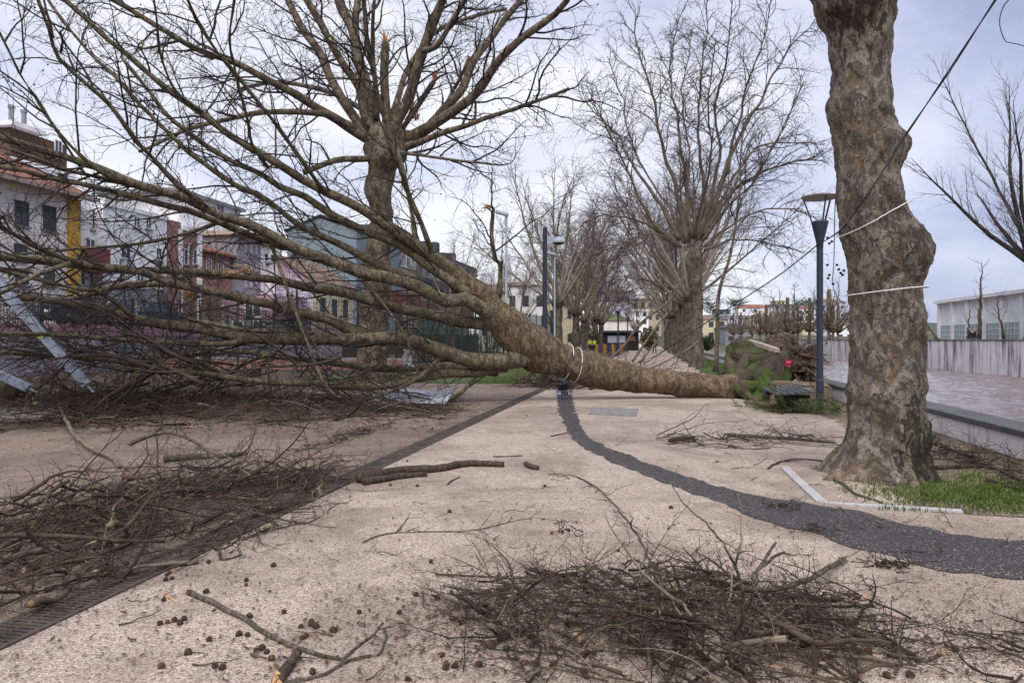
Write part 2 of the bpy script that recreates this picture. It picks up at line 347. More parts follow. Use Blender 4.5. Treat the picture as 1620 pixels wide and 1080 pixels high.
M['tile'] = tiles('terracotta_tile', (.27,.115,.075)); M['tile_old'] = tiles('weathered_tile', (.22,.145,.1)); M['slat'] = tiles('brown_slat', (.14,.085,.062), 3)
def stained(name, c, a1=.52, a2=.7, amt=.85, sx=1.3):
    t = NT(name, .9); s_ = t.noise(sx, 7, .68, .1, t.co((1,1,.09))); n = t.noise(.8, 6, .6); f = t.noise(9, 5, .6)
    b = t.ramp(n, [(.3, tuple(x*.8 for x in c)), (.7, c)])
    b = t.mix(t.math('MULTIPLY', t.math('MULTIPLY', t.ramp(s_, [(a1, (0,0,0)), (a2, (1,1,1))]), t.ramp(t.noise(.22, 5, .7), [(.3, (.35,)*3), (.55, (1,1,1))])), amt), b, (.085,.075,.07))
    return t.col(t.mix(.35, b, t.ramp(f, [(.3, (.7,.7,.7)), (.7, (1.1,1.1,1.1))]), 'MULTIPLY'))
M['bank_wall'] = stained('stained_bank_wall', (.82,.78,.77), .47, .6, .92, 1.7)
M['kerb_wall'] = stained('white_parapet', (.8,.77,.72), .55, .7, .7, 5)
M['cap'] = gravel('parapet_cap', [(0, (.06,.06,.056)), (.5, (.1,.1,.098)), (1, (.16,.16,.155))], 60, None, (.055,.062,.04), .7, .9, .004)
M['kerb'] = gravel('pale_kerb_stone', [(0, (.36,.34,.33)), (.5, (.46,.44,.43)), (1, (.56,.54,.53))], 140, None, (.3,.27,.24), .6, .9, .003)
t = NT('flood_water', .05); t.b.inputs['Specular IOR Level'].default_value = 1.0
wv = t.noise(1.6, 8, .75, .6, t.co((1, 1.3, 1), (0, 0, R(-10.6)))); t.bump(wv, .5, .08); M['water'] = t.col(t.mix(t.ramp(wv, [(.38, (0,0,0)), (.62, (1,1,1))]), (.15,.115,.095), (.2,.158,.135)))  # ripple light and dark put into the muddy colour along with silt
# ================================================================== SETTING
rng = random.Random(5)
def sheet(name, pts, z, mat):
    mb = MB(); mb.quad(*[P(u, v, z) for u, v in pts]); return struct(name, mb.build(name, mat))
prof = [(-1500, 2.3), (-27.05, 2.3), (-27.05, 0), (5.1, 0), (5.1, -3), (23.2, -3), (23.2, 1.45), (1500, 1.45)]
mb = MB()
for (va, za), (vb, zb) in zip(prof, prof[1:]): mb.quad(P(-500,va,za), P(-500,vb,zb), P(2200,vb,zb), P(2200,va,za))
struct('ground', mb.build('ground', M['soil']))
def ragged(u0, u1, vl, vr, step=.2, jl=.06, jr=.06, nl=.0, nr=.0):
    out_l = []; out_r = []; u = u0
    while u <= u1:
        fl = vl(u) if callable(vl) else vl; fr = vr(u) if callable(vr) else vr
        out_l.append((u, fl+rng.uniform(-jl, jl)+mnoise.noise((u*.6, 3, 1))*nl)); out_r.append((u, fr+rng.uniform(-jr, jr)+mnoise.noise((u*.6, 9, 1))*nr)); u += step*(1+max(0, u)*.02)
    return out_l, out_r
def strip(name, l, r, z, mat):
    mb = MB()
    for i in range(len(l)-1): mb.quad(P(*l[i], z), P(*r[i], z), P(*r[i+1], z), P(*l[i+1], z))
    return struct(name, mb.build(name, mat))
rb = lambda u: 4.3 if u < 7.15 else (3.5 if 9.6 < u < 16.5 else 2.4)
l, r = ragged(-6, 190, -3.19, rb, .15, 0, .14, 0, .25); strip('path', l, r, .004, M['gravel'])
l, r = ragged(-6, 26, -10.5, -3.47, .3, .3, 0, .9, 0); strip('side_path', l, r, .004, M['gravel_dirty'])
l, r = ragged(7.2, 120, lambda u: 2.3 if u < 9.6 or u > 17 else 3.3, 4.72, .15, .12, 0, .15, 0); strip('verge', l, r, .003, M['soil_edge'])
l, r = ragged(25.5, 90, -13, -4.3, .5, .1, .1, .3, .2); strip('lawn', l, r, .005, M['grass_base'])
l, r = ragged(24, 110, 2.5, 4.6, .5, .15, .1, .3, .1); strip('grass_verge', l, r, .006, M['grass_base'])
# dark asphalt patch that swings across the path
up = [(905,600),(905,625),(911,652),(930,690),(980,715),(1060,745),(1150,775),(1230,790),(1330,805),(1430,830),(1540,850),(1620,856),(1760,862),(1960,866)]
lo = [(877,600),(881,625),(886,655),(903,690),(935,715),(1010,748),(1090,778),(1170,808),(1250,835),(1350,868),(1450,895),(1540,910),(1620,918),(1760,930),(2010,938)]
A = catmull([tuple(G(*p)) for p in up], .05); B = catmull([tuple(G(*p)) for p in lo], .05)
n = 260; mb = MB(); prev = None
for i in range(n+1):
    a = Vector(A[int(i/n*(len(A)-1))]); b = Vector(B[int(i/n*(len(B)-1))]); d = (a-b).normalized()
    a = a+d*(mnoise.noise(a*2.5)*.1+mnoise.noise(a*9)*.045+rng.uniform(-.03,.03)); b = b+d*(mnoise.noise(b*2.5+Vector((7,7,0)))*.1+mnoise.noise(b*9)*.045+rng.uniform(-.03,.03)); a.z = b.z = .009
    if prev: mb.quad(prev[1], b, a, prev[0])
    prev = (a, b)
struct('asphalt_strip', mb.build('asphalt_strip', M['asphalt']))
# river
mb = MB(); us = [-300, -20]
while us[-1] < 95: us.append(us[-1]+.17*(1+max(0, us[-1]-12)*.02))
us += [140, 400]; nv_ = 100
for u in us:
    for j in range(nv_+1):
        v = 5.15+17.95*j/nv_; h = .15*mnoise.noise((u*.9, v*1.3, 0))+.045*mnoise.noise((u*2.3, v*2.9, 5))+.02*mnoise.noise((u*5.5, v*6, 9))
        mb.v.append(P(u, v, -.8+h))
for i in range(len(us)-1):
    for j in range(nv_): a = i*(nv_+1)+j; mb.f.append((a, a+1, a+nv_+2, a+nv_+1)); mb.m.append(0)
struct('water', mb.build('water', M['water'], smooth=True))
# hill with the town beyond the bend
mb = MB(); nu, nv = 40, 46; grid = []
for i in range(nu+1):
    for j in range(nv+1):
        u = 185+i*22; v = -260+j*18
        h = 1.3+21*max(0, min(1, (u-190)/420))**1.1*math.exp(-((v-70)/170)**2)+1.2*mnoise.noise((u*.02, v*.02, 0))
        grid.append(P(u, v, h if i else -1))
mb.v = grid
for i in range(nu):
    for j in range(nv): a = i*(nv+1)+j; mb.f.append((a, a+1, a+nv+2, a+nv+1)); mb.m.append(0)
struct('hill', mb.build('hill', plain('hill_scrub', (.075,.08,.05), .95, .5, .05), smooth=True))
# walls along the river
def wall_thing(name, label, box, mat, capbox=None, capmat=None, cat='wall'):
    o = thing(name, P(box[0], box[2], box[4]), label, cat)
    mb = MB(); mb.box(*box); mb.build('wall', mat, o)
    if capbox: mb = MB(); mb.box(*capbox); mb.build('coping', capmat, o, bevel=.012)
    return o
wall_thing('parapet_wall', 'low white river parapet with broad dark coping beside the near water', (-8,170,4.74,5.12,-.02,.3), M['kerb_wall'], (-8,170,4.70,5.24,.3,.385), M['cap'])
wall_thing('embankment_wall', 'tall white embankment wall with black streaks across the river', (-100,240,23.0,23.3,-2.5,1.52), M['bank_wall'], (-100,240,22.94,23.4,1.52,1.62), plain('bank_coping', (.16,.155,.15), .9, .4, 1))
# street retaining wall with pink band, graffiti patches and railing
o = thing('retaining_wall', P(10,-27,0), 'low grey street wall with pink top band and faded graffiti behind fallen crown', 'wall')
t = NT('graffiti_wall', .85); a = t.noise(.5, 3, .5, 2.5); b = t.noise(.35, 2, .5, 3.5)
base = t.ramp(a, [(0, (.17,.17,.19)), (.42, (.25,.245,.27)), (.5, (.32,.315,.335)), (.56, (.27,.15,.18)), (.62, (.2,.195,.22))])
base = t.mix(t.ramp(b, [(.6, (0,0,0)), (.64, (1,1,1))]), base, (.2,.24,.3))
mb = MB(); mb.box(-10,62,-27.3,-27,0,1.75); mb.build('wall', t.col(base), o)
mb = MB(); mb.box(-10,62,-27.31,-26.96,1.75,2.3); mb.build('band', plain('pink_paint', (.34,.17,.21), .8, .3, 1.5), o)
o = thing('street_railing', P(10,-27.15,2.3), 'black iron street railing on top of the pink banded wall', 'railing'); mb = MB()
for z in (2.45, 3.05, 3.62): mb.box(-10,62,-27.17,-27.13,z,z+.05)
mb.build('rail', M['iron'], o); mb = MB()
for k in range(480): u = -10+k*.15; mb.box(u,u+.022,-27.16,-27.14,2.3,3.6)
mb.build('bars', M['iron'], o); 
for k in range(25): mb = MB(); u = -10+k*3; mb.box(u,u+.07,-27.19,-27.11,2.3,3.8); mb.build('post', M['iron'], o)
# ================================================================== BUILDINGS
def window(root, A, al, out, w, h, fm, gm=None, sill=True, mull=1, shutter=None, label=None):
    up = Vector((0,0,1)); d = .045; mb = MB(); f = min(.09, w*.1)
    def slab(x0, x1, z0, z1, d0, d1, mm): mm.hexa([A+al*x0+up*z0+out*d0, A+al*x1+up*z0+out*d0, A+al*x1+up*z0+out*d1, A+al*x0+up*z0+out*d1, A+al*x0+up*z1+out*d0, A+al*x1+up*z1+out*d0, A+al*x1+up*z1+out*d1, A+al*x0+up*z1+out*d1])
    slab(0, f, 0, h, -.02, .05, mb); slab(w-f, w, 0, h, -.02, .05, mb); slab(f, w-f, h-f, h, -.02, .05, mb); slab(f, w-f, 0, f, -.02, .05, mb)
    for k in range(mull): x = w*(k+1)/(mull+1); slab(x-.03, x+.03, f, h-f, -.02, .04, mb)
    if h > 1.8 and w > 1.2: slab(f, w-f, h*.55, h*.55+.06, -.02, .035, mb)
    wo_ = mb.build('window', fm, root)
    mb = MB(); slab(f*.8, w-f*.8, f*.8, h-f*.8, -.01, .015, mb); mb.build('pane', gm or M['glass'], wo_)
    if sill: mb = MB(); slab(-.08, w+.08, -.1, -.003, -.01, .13, mb); mb.build('sill', M['concrete'], wo_)
    if shutter: mb = MB(); slab(f, w-f, h*.5, h-f, .02, .032, mb); mb.build('shutter', shutter, wo_)
def wv_(root, v, pl, pr, yt, yb, fm, **k):      # window on a facade v = const, given where the photo shows it
    Y = (Y_at(pl, v)+Y_at(pr, v))/2; u0, u1 = u_at(pl, v), u_at(pr, v); z0, z1 = z_at(yb, Y), z_at(yt, Y)
    window(root, P(u0, v, z0), DU, DV, u1-u0, z1-z0, fm, **k)
def wu_(root, u, v0, v1, z0, z1, fm, **k): window(root, P(u, v0, z0), DV, -DU, v1-v0, z1-z0, fm, **k)
def gable(u0, u1, v0, v1, z, h, along='u', oh=.4):
    mb = MB(); u0 -= oh; u1 += oh; v0 -= oh; v1 += oh; t_ = .16
    if along == 'u':
        vm = (v0+v1)/2; q = [(P(u0,v0,z),P(u1,v0,z),P(u1,vm,z+h),P(u0,vm,z+h)), (P(u0,vm,z+h),P(u1,vm,z+h),P(u1,v1,z),P(u0,v1,z))]
    else:
        um = (u0+u1)/2; q = [(P(u0,v0,z),P(um,v0,z+h),P(um,v1,z+h),P(u0,v1,z)), (P(um,v0,z+h),P(u1,v0,z),P(u1,v1,z),P(um,v1,z+h))]
    for a in q: mb.hexa([*a, *[p+Vector((0,0,t_)) for p in a]])
    return mb
def hip(u0, u1, v0, v1, z, h, oh=.6):
    mb = MB(); u0 -= oh; u1 += oh; v0 -= oh; v1 += oh; k = min(u1-u0, v1-v0)/2
    c = [P(u0,v0,z),P(u0,v1,z),P(u1,v1,z),P(u1,v0,z)]
    if u1-u0 > v1-v0: r0, r1 = P(u0+k,(v0+v1)/2,z+h), P(u1-k,(v0+v1)/2,z+h); mb.quad(c[0],c[1],r0); mb.quad(c[1],c[2],r1,r0); mb.quad(c[2],c[3],r1); mb.quad(c[3],c[0],r0,r1)
    else: r0, r1 = P((u0+u1)/2,v0+k,z+h), P((u0+u1)/2,v1-k,z+h); mb.quad(c[3],c[0],r0); mb.quad(c[0],c[1],r1,r0); mb.quad(c[1],c[2],r1); mb.quad(c[2],c[3],r0,r1)
    mb.quad(*reversed(c)); return mb
FV = -32.0; ZS = 2.3
def bld(name, label, boxes, mats, cat='building', nm=None):
    b = boxes[0]; o = thing(name, P((b[0]+b[1])/2, (b[2]+b[3])/2, b[4]), label, cat)
    for i, (b, m_) in enumerate(zip(boxes, mats)): mb = MB(); mb.box(*b); mb.build((nm or ['wall']*9)[i], m_, o)
    return o
ww = M['white_wall']; fw = plain('white_frame', (.7,.7,.7), .6, .1); fd = plain('dark_frame', (.04,.05,.05), .6, .2)
# 1 white house with tiled roof and ochre corner
u0, u1 = u_at(-160, FV), u_at(122, FV); up_ = u_at(106, FV)
o = bld('town_house', 'white street house with orange tiled roof and ochre corner strip', [(u0,u1,-42,FV,ZS,9.7), (up_,u1,FV,FV+.25,ZS,9.5)], [M['house_white'], M['yellow']], 'house', ['wall', 'corner_strip'])
r_ = hip(u0,u1,-42,FV,9.72,3.5,.7).build('roof', M['tile'], o)
mb = MB(); mb.box(u0-.8,u1+.8,FV+.5,FV+.84,9.5,9.71); mb.build('eave', plain('eave_boards', (.35,.28,.25), .8), r_)
sh = plain('dark_green_shutter', (.02,.05,.045), .7)
for a in ((23,45,318,357),(68,88,326,365)): wv_(o, FV, *a, fd, mull=1, shutter=sh)
for a in ((22,42,386,412),(69,86,392,415),(24,44,425,450),(70,86,428,452)): wv_(o, FV, *a, fd, mull=1)
for a in ((-30,-8,306,348),(-30,-8,382,410)): wv_(o, FV, *a, fd, mull=1)
# apartment tower behind
v = -43; ua, ub = u_at(18, v), u_at(118, v); Y = Y_at(70, v)
o = bld('apartment_block', 'white apartment block with brown slatted top floor behind tiled house', [(ua,ub,-53,v,ZS,z_at(262,Y)), (ua+.3,ub-.3,-52,v-.4,z_at(262,Y),z_at(216,Y)), (ua-.2,ub-3,-52,v+.3,z_at(216,Y),z_at(209,Y))], [ww, M['slat'], ww], nm=['wall','top_floor','roof'])
for k in range(3): wv_(o, v, 40+k*26, 54+k*26, 270+k*3, 292+k*3, fd)
wv_(o, v-.38, 86, 98, 222, 250, fw)
for i, px in enumerate((22, 26)): mb = MB(); c = P(ua+2+i*1.1, v-2, z_at(209,Y)); mb.lathe(c, [(.17,0),(.17,1.6),(.22,1.6),(.22,1.8)], 10); mb.build('chimney', M['concrete'], o)
# 2 white modern terrace
ua, um, ub = u_at(123, FV), u_at(163, FV), u_at(264, FV)
o = bld('modern_terrace', 'plain white flat-roofed terrace with maroon balcony beside ochre corner', [(ua,um,-42,FV-.6,ZS,10.0), (um,ub,-42,FV,ZS+2.6,9.6), (um,ub,-42,FV+.03,ZS,ZS+2.6), (ua,um,FV-.6,FV+.5,5.5,6.9), (ua,um,FV-.55,FV+.05,ZS,3.1)], [ww, ww, M['concrete'], M['maroon'], M['maroon']], nm=['wall','wall','plinth_wall','balcony','plinth_wall'])
for a in ((144,158,332,364),(134,151,377,394),(122,134,430,452),(140,155,430,452)): wv_(o, FV-.6, *a, fw)
for a in ((211,221,342,360),(230,239,344,362),(190,207,385,410),(246,256,392,412),(187,200,432,455),(215,228,432,455)): wv_(o, FV, *a, fw)
mb = MB(); mb.box(um,ub+.1,FV-.3,FV+.12,9.6,9.85); mb.build('parapet', ww, o)
# 3 ornate pink brick house
ua, ub, uc = u_at(265, FV), u_at(316, FV), u_at(374, FV)
Y = Y_at(300, FV); zt = z_at(367, Y)
o = bld('ornate_house', 'old pink house with white arched windows and tiled low wing', [(ua,ub,-39,FV,ZS,zt), (ub,uc,-38,FV-.5,ZS,z_at(402, Y_at(345,FV))), (ua,ua+1.3,-36,FV+.1,ZS,zt+.5)], [M['pink_old']]*3, 'house', ['wall','wing','chimney_stack'])
mb = MB(); mb.box(ua+1.35,ub+.1,FV-.2,FV+.22,zt,zt+.3); mb.build('cornice', ww, o)
for px in (283, 314): mb = MB(); mb.box(u_at(px,FV)-.2,u_at(px,FV)+.25,FV-.1,FV+.14,ZS,zt-.02); mb.build('quoin', ww, o)
for a in ((291,297,393,418),(298,304,386,420),(305,311,394,418)): wv_(o, FV, *a, fw, mull=0)
for a in ((326,334,408,432),(341,349,412,434),(353,361,414,434)): wv_(o, FV-.5, *a, fw, mull=1)
mb = gable(ub,uc,-38,FV-.5,z_at(402,Y_at(345,FV))+.01,1.0); mb.build('roof', M['tile'], o)
v = -40; Y = Y_at(350, v); ua, ub, uc = u_at(296, v), u_at(374, v), u_at(400, v)
o = bld('white_flats', 'pale stepped flats with penthouse above the pink house', [(ua,ub,-50,v,ZS,z_at(372,Y)), (ua+1,uc,-49,v-1.4,z_at(372,Y),z_at(318,Y)), (uc-.01-(uc-ub),uc+2,-49,v-.5,ZS,z_at(374,Y))], [ww]*3)
for a in ((314,334,376,396),): wv_(o, v, *a, fd, mull=2)
for a in ((342,354,324,340),(362,372,336,350),(385,394,344,356)): wv_(o, v-1.4, *a, fw)
mb = MB(); mb.box(ua,uc+.4,-49.5,v-1.0,z_at(318,Y),z_at(318,Y)+.3); mb.build('roof', M['concrete'], o)
# 4 grey concrete block with pale panels
ua, ub = u_at(376, FV), u_at(412, FV); Y = Y_at(394, FV); zt = z_at(376, Y)
o = bld('concrete_block', 'grey concrete office block with tall pale window strips', [(ua,ub,-41,FV,ZS,zt), (ua-.4,ub+.5,-41,FV+.5,zt,zt+.35)], [M['concrete'], M['tan']], nm=['wall','roof'])
for k in range(3):
    for yy in ((385,401),(413,429),(440,455)): wv_(o, FV, 386+k*8.4, 391+k*8.4, yy[0]+k, yy[1]+k, M['concrete'], gm=M['lilac'], sill=False, mull=0)
# 5 white bay-window house
ua, ub = u_at(413, FV), u_at(446, FV); Y = Y_at(430, FV); zt = z_at(392, Y)
o = bld('bay_house', 'small white house with bay windows next to the concrete block', [(ua,ub,-40,FV,ZS,zt), (ua+1,ub-2,FV,FV+.9,5.2,z_at(396,Y))], [ww, ww], 'house', ['wall','bay'])
for a in ((418,424,400,414),(427,434,402,415),(438,443,405,418)): wv_(o, FV+.9, *a, fw, mull=0)
hip(ua,ub,-40,FV,zt+.01,1.2,.4).build('roof', M['tile_old'], o)
# 6 blue grey gable block
o = bld('gable_block', 'tall blue grey windowless gable block behind the lilac house', [(72,86,-37.5,-29.8,ZS,12.9)], [M['teal']])
mb = MB(); mb.hexa([P(72,-37.5,12.9),P(72,-29.8,12.9),P(86,-29.8,12.9),P(86,-37.5,12.9),P(72,-34.6,14.4),P(72,-34.3,14.4),P(86,-34.3,14.4),P(86,-34.6,14.4)]); mb.build('gable', M['teal'], o)
mb = gable(72,86,-37.5,-29.8,12.95,1.55,'u',.25); mb.build('roof', M['grey_dark'], o)
wu_(o, 72, -36.9, -36.2, 9.8, 11.0, fd)
# 7 lilac and cream house with old tiled roof
o = bld('lilac_house', 'lilac gabled house with brown tile roof and cream street side', [(58,66,-34,-27.8,ZS,6.3)], [M['lilac']], 'house')
mb = MB(); mb.hexa([P(58,-34,6.3),P(58,-27.8,6.3),P(58.3,-27.8,6.3),P(58.3,-34,6.3),P(58,-31,8.5),P(58,-30.8,8.5),P(58.3,-30.8,8.5),P(58.3,-31,8.5)]); mb.build('gable', M['pink'], o)
mb = MB(); mb.box(58.05,66,-27.8,-27.7,ZS,6.3); mb.build('street_side', M['cream_wall'], o)
mb = gable(58,66,-34,-27.8,6.32,2.25,'u',.35); mb.build('roof', M['tile_old'], o)
for k in range(2): wu_(o, 58, -32.6+k*2.2, -31.7+k*2.2, 4.3, 5.5, fw)
for k in range(3): window(o, P(59+k*2.4,-27.7,3.6), DU, DV, 1.0, 1.6, fd)
# pink shop in front
o = bld('rose_shop', 'low rose painted shop with pale shutters below the lilac house', [(52,57.7,-36,-28.2,ZS,5.0), (51.9,57.8,-36.1,-28.1,ZS,3.1)], [M['pink_shop'], M['teal']], 'shop', ['wall','plinth'])
for k in range(4): wu_(o, 51.9, -35+k*1.7, -34+k*1.7, 2.35, 3.05, fw, sill=False)
wu_(o, 52, -30.6, -29.2, 3.3, 4.4, fw); wu_(o, 52, -33.8, -32.4, 3.3, 4.4, fw)
# 9 dark terrace blocks
v = -30; ua, ub, uc = u_at(612, v), u_at(662, v), u_at(742, v)
o = bld('stepped_flats', 'pinkish grey flats with red panels and cluttered roof behind standing trunk', [(ua,ub,-42,v,ZS,12.6), (ua+1,ub-6,-41,v-1,12.6,15.2), (ua,ub,v,v+.3,5.2,7.4)], [M['tan'], M['grey_dark'], M['red']], nm=['wall','penthouse','balcony'])
for k in range(5):
    for z in (3.2, 8.2, 10.6): window(o, P(ua+1+k*(ub-ua-2)/5, v, z), DU, DV, 1.5, 1.4, fw)
for k in range(4): mb = MB(); mb.box(ua+3+k*2.4, ua+3.9+k*2.4, v-3, v-2.2, 15.2 if k < 2 else 12.6, 16.6-k*.5); mb.build('chimney', M['grey_dark'], o)
o = bld('slab_roof_flats', 'green walled flats under an overhanging dark slab roof', [(ub+.05,uc,-44,v,ZS,12.2), (ub-1,uc+1,-44.5,v+1.2,12.2,13.6), (ub+.05,uc-.5,v,v+1,5.5,6.7), (ub+.05,uc-.5,v,v+1,8.6,9.8)], [M['green_wall'], M['grey_dark'], M['red'], M['grey_dark']], nm=['wall','roof','balcony','balcony'])
for k in range(7):
    for z in (3.4, 6.9, 10.0): window(o, P(ub+1.5+k*(uc-ub-3)/7, v, z), DU, DV, 1.8, 1.4, fw)
for k in range(5): mb = MB(); q = ub+2+k*(uc-ub-4)/5; mb.box(q,q+1.6+k%2*2, v-2.5, v-.9, 13.6, 15.0+(k*7%3)*.5); mb.build('chimney', M['grey_dark'], o)
# far houses closing the avenue, facing the camera: (px0, px1, y_top, y_bottom, Y, depth)
def far_house(name, label, px0, px1, yt, yb, Y, wall, roof, rh, D=9, wins=(3,2), cat='house', group=None, fr=None, shift=0):
    X0, X1 = (px0-CX)/FPX*Y, (px1-CX)/FPX*Y; z0, z1 = z_at(yb, Y)-1.5, z_at(yt, Y)
    o = thing(name, ((X0+X1)/2, Y+D/2, z0), label, cat, group)
    ax, ay = Vector((1,0,0)), Vector((0,1,0)); c = Vector(((X0+X1)/2, Y+D/2, z0))
    mb = MB(); mb.obox(c, ax*(X1-X0)/2, ay*D/2, Vector((0,0,z1-z0))); mb.build('wall', wall, o)
    a = .35; x0, x1, y0, y1 = X0-a, X1+a, Y-a, Y+D+a; ym = (y0+y1)/2; k = min((x1-x0)/2, (y1-y0)/2)*.8; z = z1+.01; mb = MB()
    if rh > .45:
        r0, r1 = (x0+k,ym,z+rh), (x1-k,ym,z+rh); c4 = [(x0,y0,z),(x1,y0,z),(x1,y1,z),(x0,y1,z)]
        mb.quad(c4[0],c4[1],r1,r0); mb.quad(c4[1],c4[2],r1); mb.quad(c4[2],c4[3],r0,r1); mb.quad(c4[3],c4[0],r0); mb.quad(*reversed(c4))
    else: mb.obox(Vector(((x0+x1)/2, ym, z)), ax*(x1-x0)/2, ay*(y1-y0)/2, Vector((0,0,max(rh,.15))))
    mb.build('roof', roof, o)
    nx, nz_ = wins; H = z1-z0-1.5
    for i in range(nx):
        for j in range(nz_):
            w_ = min(1.4, (X1-X0)/nx*.45); h_ = min(1.5, H/nz_*.55)
            window(o, Vector((X0+(i+.5)*(X1-X0)/nx-w_/2, Y, z0+1.5+(j+.3)*H/nz_)), ax, -ay, w_, h_, fr or fd, sill=False, mull=0)
    return o
far_house('tiled_hall', 'long white building with flat weathered tile roof beyond the green fence', 757, 864, 452, 545, 104, ww, M['tile_old'], .9, 12, (5,2))
far_house('cream_cottage', 'small cream cottage with brown roof before the long white building', 770, 798, 462, 545, 98, M['cream_wall'], M['tile_old'], 1.0, 5, (1,2))
far_house('yellow_house', 'pale yellow house glimpsed left of the clustered trunks', 866, 908, 478, 552, 135, M['cream_wall'], M['tile_old'], 1.2, 9, (3,2))
far_house('lilac_block', 'pale lilac block of flats at the end of the avenue', 936, 1001, 462, 552, 190, M['lilac'], M['concrete'], .3, 12, (4,4), 'building')
far_house('rose_corner_house', 'low white and rose house under a mossy roof behind the kiosk', 945, 1001, 507, 552, 160, M['house_white'], plain('mossy_roof', (.09,.1,.035), .95, .4, 1), 1.6, 9, (4,1))
far_house('louvre_building', 'white modern building with horizontal louvres at avenue end', 1002, 1026, 492, 552, 172, ww, ww, .3, 9, (2,5), 'building')
far_house('tan_block', 'tan flats rising behind the avenue end trees', 1000, 1046, 474, 548, 215, M['tan'], M['tile_old'], .8, 12, (4,4), 'building')
# kiosk
o = bld('park_kiosk', 'low black kiosk with pale hatch at far end of path', [(112,117,-7.0,-1.8,0,2.7), (111.5,117.5,-7.4,-1.4,2.7,3.0)], [M['iron'], M['grey_dark']], 'kiosk', ['wall','roof'])
wu_(o, 112, -6.4, -3.6, 1.1, 2.3, fd, gm=M['lilac'], sill=False); wu_(o, 112, -3.1, -2.2, 1.4, 2.2, fd, gm=M['red'], sill=False)
# town on the hill across the bend
T_ = [(1100,1150,505,540,200,M['cream_wall'],M['tile_old'],1.2,'cream'),(1148,1196,518,542,190,M['concrete'],M['grey_dark'],1.1,'white'),(1152,1188,499,520,290,M['lilac'],M['white_wall'],.3,'white'),
 (1190,1232,502,530,270,M['cream_wall'],M['tile_old'],1.6,'ochre'),(1136,1156,490,508,340,M['teal'],M['concrete'],.3,'blue grey'),(1168,1222,487,505,380,M['white_wall'],M['tile'],2.0,'white'),
 (1224,1262,482,500,400,M['concrete'],M['concrete'],.4,'grey'),(1218,1236,512,536,230,M['tan'],M['tile'],2.4,'tan'),(1262,1290,488,510,360,M['white_wall'],M['tile'],1.6,'white'),
 (1270,1302,516,540,225,M['cream_wall'],M['tile_old'],1.0,'cream'),(1296,1340,478,505,400,M['lilac'],M['tile_old'],2.0,'lilac'),(1310,1350,514,540,215,M['white_wall'],M['tile'],1.0,'white'),(1228,1242,476,492,420,M['cream_wall'],M['cream_wall'],.3,'cream')]
lab = ['cream house with worn tile roof by the bridge end','long grey shed with dark roof by the bridge','pale lilac flat roofed hall on the hillside','wide cream house with worn roof behind bare far bank trees','small blue grey block high on the hillside','wide white terrace with terracotta roof on the hill','grey stepped flats near the hilltop','tan house with steep orange roof near far bank','white hillside house with orange roof near the monkey puzzle','cream house behind the far bank trees','lilac hillside mansion with old tile roof','white house behind the lamp post on the far bank','tiny cream tower block on the hilltop']
for (a, b, yt, yb, Y, w_, r_, rh, _), lb in zip(T_, lab):
    far_house('hillside_house', lb, a, b, yt, yb, Y, w_, r_, rh, 10, (3, 2) if b-a > 25 else (2, 2), 'house', 'houses on the hill across the river')
# factory on the far bank
FB = 27.0; zb = 1.45; u0, u1 = 34.0, 76.5
o = bld('riverside_factory', 'long white factory with square pane windows behind the embankment wall', [(u0,u1,FB,45,zb,5.0), (u0-.3,u1+.3,FB-.45,45.3,5.0,5.28)], [ww, ww], 'factory', ['wall','roof'])
k = 0; u = u1-.2
while u > u0:
    mb = MB(); mb.box(u-.18,u+.18,FB-.25,FB,zb,4.99); mb.build('pier', ww, o)
    if u-3.2 > u0:
        for z0_, z1_, nm in ((1.55, 2.95, 'window'),):
            fb = MB(); a0, a1 = u-3.0, u-.2
            for i in range(6): q = a0+(a1-a0-.05)*i/5; fb.box(q,q+.05,FB-.09,FB-.02,z0_,z1_)
            for i in range(4): q = z0_+(z1_-z0_-.05)*i/3; fb.box(a0+.051,a1-.051,FB-.085,FB-.025,q,q+.05)
            w_ = fb.build('window', fw, o); gb = MB(); gb.box(a0+.02,a1-.02,FB-.06,FB+.01,z0_+.02,z1_-.02); gb.build('pane', M['glass_pale'], w_)
    u -= 3.2
for q in (44, 52): mb = MB(); mb.box(q,q+1.1,30,30.9,5.28,6.1); mb.build('chimney', M['tan'], o)
o = bld('red_roof_house', 'house with long red tiled roof rising behind the white factory', [(60,92,52,62,1.4,6.3)], [M['tan']], 'house')
gable(60,92,52,62,6.32,2.3,'u').build('roof', M['tile'], o)
for k in range(2): mb = MB(); mb.box(68+k*9,69+k*9,54,55,6.8,9.2); mb.build('chimney', M['tan'], o)
for k in range(8): window(o, P(62+k*3.5,52,3.2), DU, -DV, 1.1, 1.5, fd)
# ================================================================== TREES
RK = .84
def traced(pts, Y0, Y1, r0, r1, step=.3, wob=.02, seed=0):
    """photo polyline at real depths -> world polyline and radii (radii given as they show in the photo)"""
    n = len(pts); rg = random.Random(seed+int(pts[0][0])+n)
    q = []
    for i, p in enumerate(pts):
        s = i/(n-1); Y = Y0+(Y1-Y0)*s; w = W(p[0], p[1], Y); r = (r0+(r1-r0)*s**.5)*Y/FPX*RK
        w.z = max(w.z, r*.8); q.append((w.x, w.y, w.z, r))
    q = catmull(q, step); out = []; rr = []
    for i, a in enumerate(q):
        v = Vector(a[:3]); v += Vector((mnoise.noise(v*.9+Vector((seed,0,0))), mnoise.noise(v*.9+Vector((0,seed,5))), mnoise.noise(v*.9+Vector((3,0,seed)))))*wob
        out.append(v); rr.append(a[3]*(1+.1*mnoise.noise(v*2.3)))
    return out, rr
